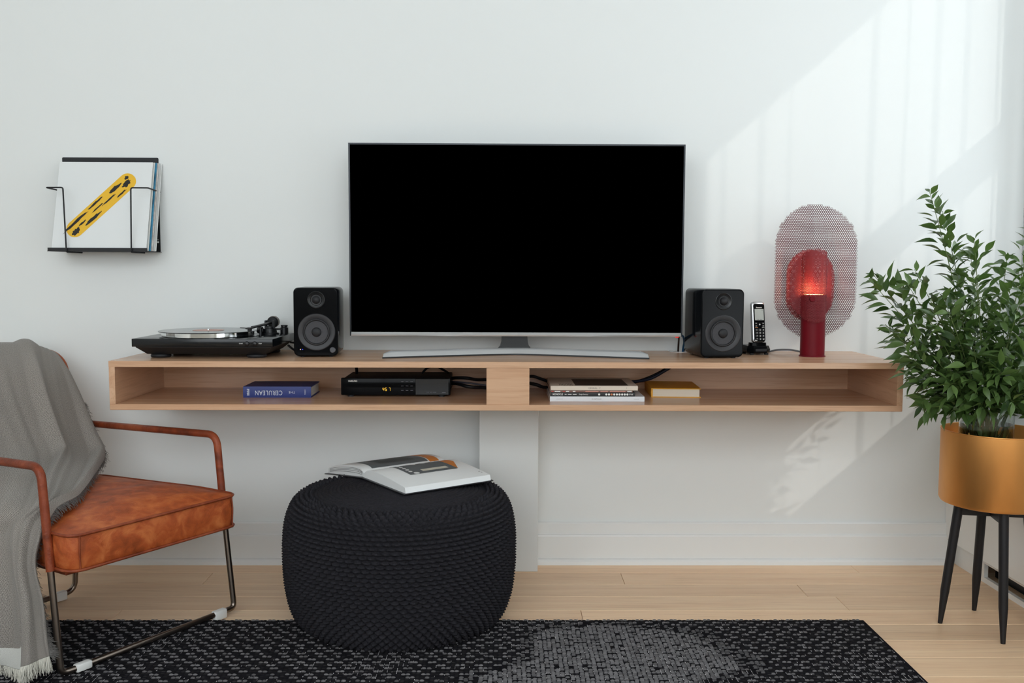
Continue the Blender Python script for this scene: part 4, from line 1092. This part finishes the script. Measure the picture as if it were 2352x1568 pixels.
for a in (CA0+.004, CA1-.004):
    b = MB(); b.tube([(a+(.018 if a < 0 else -.018), CB0-.0025, .292), (a+(.016 if a < 0 else -.016), CB0-.0035, .335), (a+(.018 if a < 0 else -.018), CB0-.0025, .377)], .0022, 6); b.obj('corner_seam', 'leather2', sc_, 60)
# backrest: reclined padded slab with rounded top corners
b = MB(); rings = []
bt = math.atan2(.175, .42)
outl = []
for x, z in rrect(.535, .520, .07, 8): outl.append((x, z))
for inset, y in ((.03, -.030), (.008, -.026), (0, -.014), (0, .016), (.008, .027), (.03, .031)):
    rg = []
    for x, z in outl:
        k = 1-inset/.27; xx, z2 = x*k, z*(1-inset/.26)
        bow = -.006*math.cos(PI*x/.6)
        p = Vector((xx, y+bow, z2+.260)); p.rotate(Euler((-bt, 0, 0))); rg.append((p.x-.004, p.y+.632, p.z+.295))
    rings.append(rg)
b.loft(rings); bk_ = b.obj('backrest', 'leather', t, 70)
rg = []
for x, z in outl:
    p = Vector((x*1.004, .0015, z*1.004+.260)); p.rotate(Euler((-bt, 0, 0))); rg.append((p.x-.004, p.y+.632, p.z+.295))
b = MB(); b.tube(rg+[rg[0]], .0042, 8, False); b.obj('edge_piping', 'leather2', bk_, 60)
# arms
for a in (-.284, .277):
    b = MB(); b.tube(fillet([(a, .745, .524), (a, .060, .549), (a, .031, AH)], .040, 10), .0112, 14); am = b.obj('arm', 'leather2', t, 60)
# front sled: legs and floor runner in one bent steel tube
b = MB(); r_ = .0085
b.tube(fillet([(-.284, .031, AH), (-.284, .0, .022), (-.250, -.002, .0205), (.240, -.002, .0205), (.277, -.004, .022), (.277, .031, AH)], .035, 8), r_, 12); b.obj('front_sled_leg', 'steel', t, 60)
b = MB(); b.tube(fillet([(-.12, .52, .30), (-.12, .548, .020), (.108, .548, .020), (.108, .52, .30)], .035, 8), r_, 12); b.obj('rear_sled_leg', 'steel', t, 60)
for a, bb in ((-.225, -.002), (.222, -.002), (-.07, .548), (.055, .548)):
    b = MB(); b.bbox(a-.022, a+.022, bb-.0105, bb+.0105, .0105 if a < 0 and bb < .1 else .002, .031, .004, 2); b.obj('glide', 'whitepl', t)
b = MB(); b.bbox(-.25, .24, .02, .60, .262, .287, .004, 1); b.obj('seat_frame', 'leather2', t, flat=True)

# ------------------------------------------------------------------ blanket draped over the chair
tb_ = thing('throw_blanket', 'grey woven throw blanket with fringe draped over the leather armchair', 'blanket', (CHX, CHY, 0), CHR)
rows = [
 [(.195, .862, .52), (.14, .872, .48), (.05, .874, .46), (-.12, .874, .45), (-.30, .872, .45)],
 [(.198, .862, .66), (.14, .876, .64), (.05, .878, .64), (-.12, .878, .64), (-.30, .875, .64)],
 [(.205, .846, .745), (.15, .860, .765), (.06, .866, .780), (-.10, .866, .785), (-.30, .86, .78)],
 [(.216, .800, .764), (.163, .800, .790), (.075, .800, .804), (-.088, .800, .806), (-.30, .80, .80)],
 [(.218, .742, .715), (.139, .735, .735), (.056, .730, .745), (-.121, .732, .752), (-.30, .73, .75)],
 [(.230, .698, .63), (.132, .680, .642), (.044, .676, .652), (-.144, .680, .673), (-.31, .68, .67)],
 [(.240, .640, .514), (.133, .622, .531), (.035, .615, .545), (-.156, .625, .572), (-.31, .63, .57)],
 [(.243, .585, .432), (.122, .555, .444), (.021, .55, .455), (-.191, .56, .485), (-.31, .57, .48)],
 [(.134, .455, .408), (-.032, .358, .426), (-.121, .365, .432), (-.262, .406, .432), (-.325, .47, .40)],
 [(-.111, .169, .418), (-.204, .145, .420), (-.262, .180, .416), (-.318, .354, .365), (-.340, .44, .34)],
 [(-.235, .085, .412), (-.288, .110, .385), (-.312, .187, .362), (-.330, .34, .310), (-.345, .43, .28)],
 [(-.296, .072, .312), (-.320, .090, .305), (-.330, .148, .285), (-.335, .349, .240), (-.345, .45, .21)],
 [(-.302, .040, .195), (-.335, .058, .201), (-.342, .109, .184), (-.338, .384, .135), (-.345, .48, .12)],
 [(-.308, .012, .112), (-.342, .045, .112), (-.350, .088, .089), (-.345, .396, .070), (-.35, .50, .06)],
 [(-.310, .000, .078), (-.346, .038, .062), (-.352, .082, .042), (-.35, .401, .035), (-.35, .51, .035)]]
G = np.array(rows, float)       # rows x cols x 3
def cr1(P, t_):
    n = len(P)-1; x = min(max(t_, 0), 1)*n; i = min(int(x), n-1); f_ = x-i
    p0, p1, p2, p3 = P[max(i-1, 0)], P[i], P[i+1], P[min(i+2, n)]
    return .5*((2*p1)+(-p0+p2)*f_+(2*p0-5*p1+4*p2-p3)*f_*f_+(-p0+3*p1-3*p2+p3)*f_**3)
NS, NT_ = 170, 96
def bl_raw(s, tt): return cr1(np.array([cr1(G[i], tt) for i in range(len(G))]), s)
colP = [np.array([cr1(G[i], j/NT_) for i in range(len(G))]) for j in range(NT_+1)]
B = np.array([[cr1(colP[j], i/NS) for j in range(NT_+1)] for i in range(NS+1)])
du = np.gradient(B, axis=1); dv = np.gradient(B, axis=0); nn = np.cross(dv, du); nn /= np.linalg.norm(nn, axis=2, keepdims=True)+1e-9
ii, jj = np.meshgrid(np.linspace(0, 1, NS+1), np.linspace(0, 1, NT_+1), indexing='ij')
# folds run along the length and wander; stronger where the cloth hangs free
ph = jj*1.0+.05*np.sin(ii*7+jj*5)
fold = .015*np.sin(ph*2*np.pi*3.1+.6+1.6*ii)+.007*np.sin(ph*2*np.pi*5.7+2.1-3*ii)+.002*np.sin(ph*2*np.pi*11+5*ii)
amp = np.interp(ii, [0, .18, .25, .35, .5, .6, .7, 1], [.5, .5, .45, 1.0, 1.25, .7, 1.0, 1.2])
lift = np.interp(ii, [0, .2, .3, .6, .72, 1], [.004, .004, .010, .010, .004, .004])
edge = np.minimum(1, jj*12)
side = np.sign((nn*np.array([0, 0, 0])).sum(2)+1)
ref = np.where(ii[..., None] < .16, np.array([0, 1, .2]), np.where(ii[..., None] < .55, np.array([0, -.75, .66]), np.array([-.85, -.1, .5])))
sgn = np.sign((nn*ref).sum(2, keepdims=True)); sgn[sgn == 0] = 1
nn = nn*sgn
B2 = B+nn*((np.clip(fold, -.008, 1)+.008)*amp*(.25+.75*edge)+lift)[..., None]
B2[..., 2] = np.maximum(B2[..., 2], .022)
b = MB(); W_ = NT_+1
b.add([tuple(p) for p in B2.reshape(-1, 3)], [(i*W_+j, i*W_+j+1, (i+1)*W_+j+1, (i+1)*W_+j) for i in range(NS) for j in range(NT_)])
mbl = bpy.data.materials.new('grey throw weave'); mbl.use_nodes = True; nt = mbl.node_tree; pb = nt.nodes['Principled BSDF']; Nn = nt.nodes.new; Lk = nt.links.new
uvn = Nn('ShaderNodeUVMap'); uvn.uv_map = 'weave'; sx_ = Nn('ShaderNodeSeparateXYZ'); Lk(uvn.outputs[0], sx_.inputs[0])
wv = Nn('ShaderNodeTexWave'); wv.bands_direction = 'DIAGONAL'; wv.inputs['Scale'].default_value = 95; wv.inputs['Distortion'].default_value = 1.2; wv.inputs['Detail'].default_value = 2; Lk(uvn.outputs[0], wv.inputs[0])
ns_ = Nn('ShaderNodeTexNoise'); ns_.inputs['Scale'].default_value = 260; ns_.inputs['Detail'].default_value = 3; Lk(uvn.outputs[0], ns_.inputs[0])
mxn = Nn('ShaderNodeMath'); mxn.operation = 'MULTIPLY_ADD'; mxn.inputs[1].default_value = .35; Lk(wv.outputs['Fac'], mxn.inputs[0]); Lk(ns_.outputs[0], mxn.inputs[2])
rmp = Nn('ShaderNodeValToRGB'); rmp.color_ramp.elements[0].position = .42; rmp.color_ramp.elements[1].position = .92
rmp.color_ramp.elements[0].color = lin('59544f'); rmp.color_ramp.elements[1].color = lin('aca59e'); Lk(mxn.outputs[0], rmp.inputs[0])
gt = Nn('ShaderNodeMath'); gt.operation = 'GREATER_THAN'; gt.inputs[1].default_value = 2.405; Lk(sx_.outputs['Y'], gt.inputs[0])
gt2 = Nn('ShaderNodeMath'); gt2.operation = 'GREATER_THAN'; gt2.inputs[1].default_value = .25; Lk(sx_.outputs['X'], gt2.inputs[0])
an = Nn('ShaderNodeMath'); an.operation = 'MULTIPLY'; Lk(gt.outputs[0], an.inputs[0]); Lk(gt2.outputs[0], an.inputs[1])
r2_ = Nn('ShaderNodeValToRGB'); r2_.color_ramp.elements[0].position = .3; r2_.color_ramp.elements[1].position = .8; r2_.color_ramp.elements[0].color = lin('b5b4ae'); r2_.color_ramp.elements[1].color = lin('dcdcd6'); Lk(mxn.outputs[0], r2_.inputs[0])
mc = Nn('ShaderNodeMix'); mc.data_type = 'RGBA'; Lk(an.outputs[0], mc.inputs[0]); Lk(rmp.outputs[0], mc.inputs[6]); Lk(r2_.outputs[0], mc.inputs[7]); Lk(mc.outputs[2], pb.inputs['Base Color'])
pb.inputs['Roughness'].default_value = .92; setin(pb, 'Sheen Weight', .15); setin(pb, 'Specular IOR Level', .2)
bp = Nn('ShaderNodeBump'); bp.inputs['Strength'].default_value = .5; bp.inputs['Distance'].default_value = .0015; Lk(mxn.outputs[0], bp.inputs['Height']); Lk(bp.outputs[0], pb.inputs['Normal'])
o = b.obj('cloth', mbl, tb_, 80)
uvl = o.data.uv_layers.new(name='weave'); vi = np.empty(len(o.data.loops), int); o.data.loops.foreach_get('vertex_index', vi)
UV = np.stack([jj.ravel()*1.0, ii.ravel()*2.6], 1); uvl.data.foreach_set('uv', UV[vi].ravel().astype(np.float32))
sm = o.modifiers.new('thickness', 'SOLIDIFY'); sm.thickness = .0028; sm.offset = 0
# fringe along the side edge (dark) and the hem (pale)
rf = random.Random(5)
def strand(b, p, d, L_, r=.0007):
    d = Vector(d).normalized(); s = Vector((rf.uniform(-1, 1), rf.uniform(-1, 1), rf.uniform(-1, 1)))
    pts = [Vector(p), Vector(p)+d*L_*.5+s*L_*.10, Vector(p)+d*L_+s*L_*.22-Vector((0, 0, L_*.15))]
    for q in pts: q.z = max(q.z, .0135)
    b.tube(pts, [r, r, r*.6], 4, False)
b = MB()
for i in range(int(NS*.38), NS+1):
    for k in range(12):
        f_ = rf.random(); i2 = min(i+1, NS); p = B2[i, 0]*(1-f_)+B2[i2, 0]*f_; d = B2[i, 0]-B2[i, 4]; d = d/(np.linalg.norm(d)+1e-9)
        dd = d*.9+np.array([0, 0, -.35])+np.array([rf.uniform(-.4, .4) for _ in range(3)])
        strand(b, p, dd, rf.uniform(.012, .024), .0006)
o = b.obj('side_fringe', mat('dark fringe', '6b6865', .95, var=.3, vscale=200), tb_, 80); o['kind'] = 'stuff'
b = MB()
for j in range(NT_):
    for k in range(9):
        f_ = rf.random(); p = B2[NS, j]*(1-f_)+B2[NS, j+1]*f_; strand(b, p, (rf.uniform(-.2, .2), rf.uniform(-.2, .2)-.1, -1), rf.uniform(.024, .034), .0007)
o = b.obj('hem_fringe', mat('pale fringe', 'd2cfc4', .95), tb_, 80); o['kind'] = 'stuff'

# ------------------------------------------------------------------ sheer curtain at the right-hand window and an added sun blocker outside
def curtain(y0, y1, x, z0_, z1_, seed):
    r = random.Random(seed); b = MB(); pts = []
    y = y0
    while y < y1:                       # irregular pleats: tight bunches and loose, nearly flat spans
        wd = r.choice((.08, .10, .12, .15, .19)); am = min(r.uniform(.22, .42)*wd, .036); back = 0
        for k in range(12):
            t_ = k/12; pts.append((x+am*math.sin(2*PI*t_), y+wd*t_+back*math.sin(4*PI*t_)))
        y += wd
    n = len(pts)-1
    def fn(uu, vv):
        i = min(n, int(round(uu*n))); sway = .012*math.sin(i*.05+vv*2.2)
        return (pts[i][0], pts[i][1]+sway, z0_+(z1_-z0_)*vv)
    b.grid(fn, n, 8); return b
msh = bpy.data.materials.new('sheer voile'); msh.use_nodes = True; nt = msh.node_tree
for nd in list(nt.nodes):
    if nd.type == 'BSDF_PRINCIPLED': nt.nodes.remove(nd)
tp_ = nt.nodes.new('ShaderNodeBsdfTransparent'); tl = nt.nodes.new('ShaderNodeBsdfTranslucent'); df = nt.nodes.new('ShaderNodeBsdfDiffuse')
tl.inputs[0].default_value = (.30, .32, .33, 1); df.inputs[0].default_value = (.6, .6, .6, 1)
m1 = nt.nodes.new('ShaderNodeMixShader'); m1.inputs[0].default_value = .4; m2 = nt.nodes.new('ShaderNodeMixShader'); m2.inputs[0].default_value = .46
nt.links.new(tl.outputs[0], m1.inputs[1]); nt.links.new(df.outputs[0], m1.inputs[2]); nt.links.new(tp_.outputs[0], m2.inputs[1]); nt.links.new(m1.outputs[0], m2.inputs[2]); nt.links.new(m2.outputs[0], nt.nodes['Material Output'].inputs[0])
o = curtain(-1.45, -.09, 1.832, .558, 2.74, 4).obj('sheer_curtain', msh, None, 80)
tag(o, 'sheer white curtain hanging in folds at the right-hand window', 'curtain')
b = MB(); b.box(11.9, 15.0, -22.5, -17.4, -6, 20.0)  # unseen block added only to keep sun out of the rear window
tag(b.obj('sun_blocker', 'ceil', None, flat=True), 'plain pale building added unseen outside to keep sun off the rear window', 'blocker')
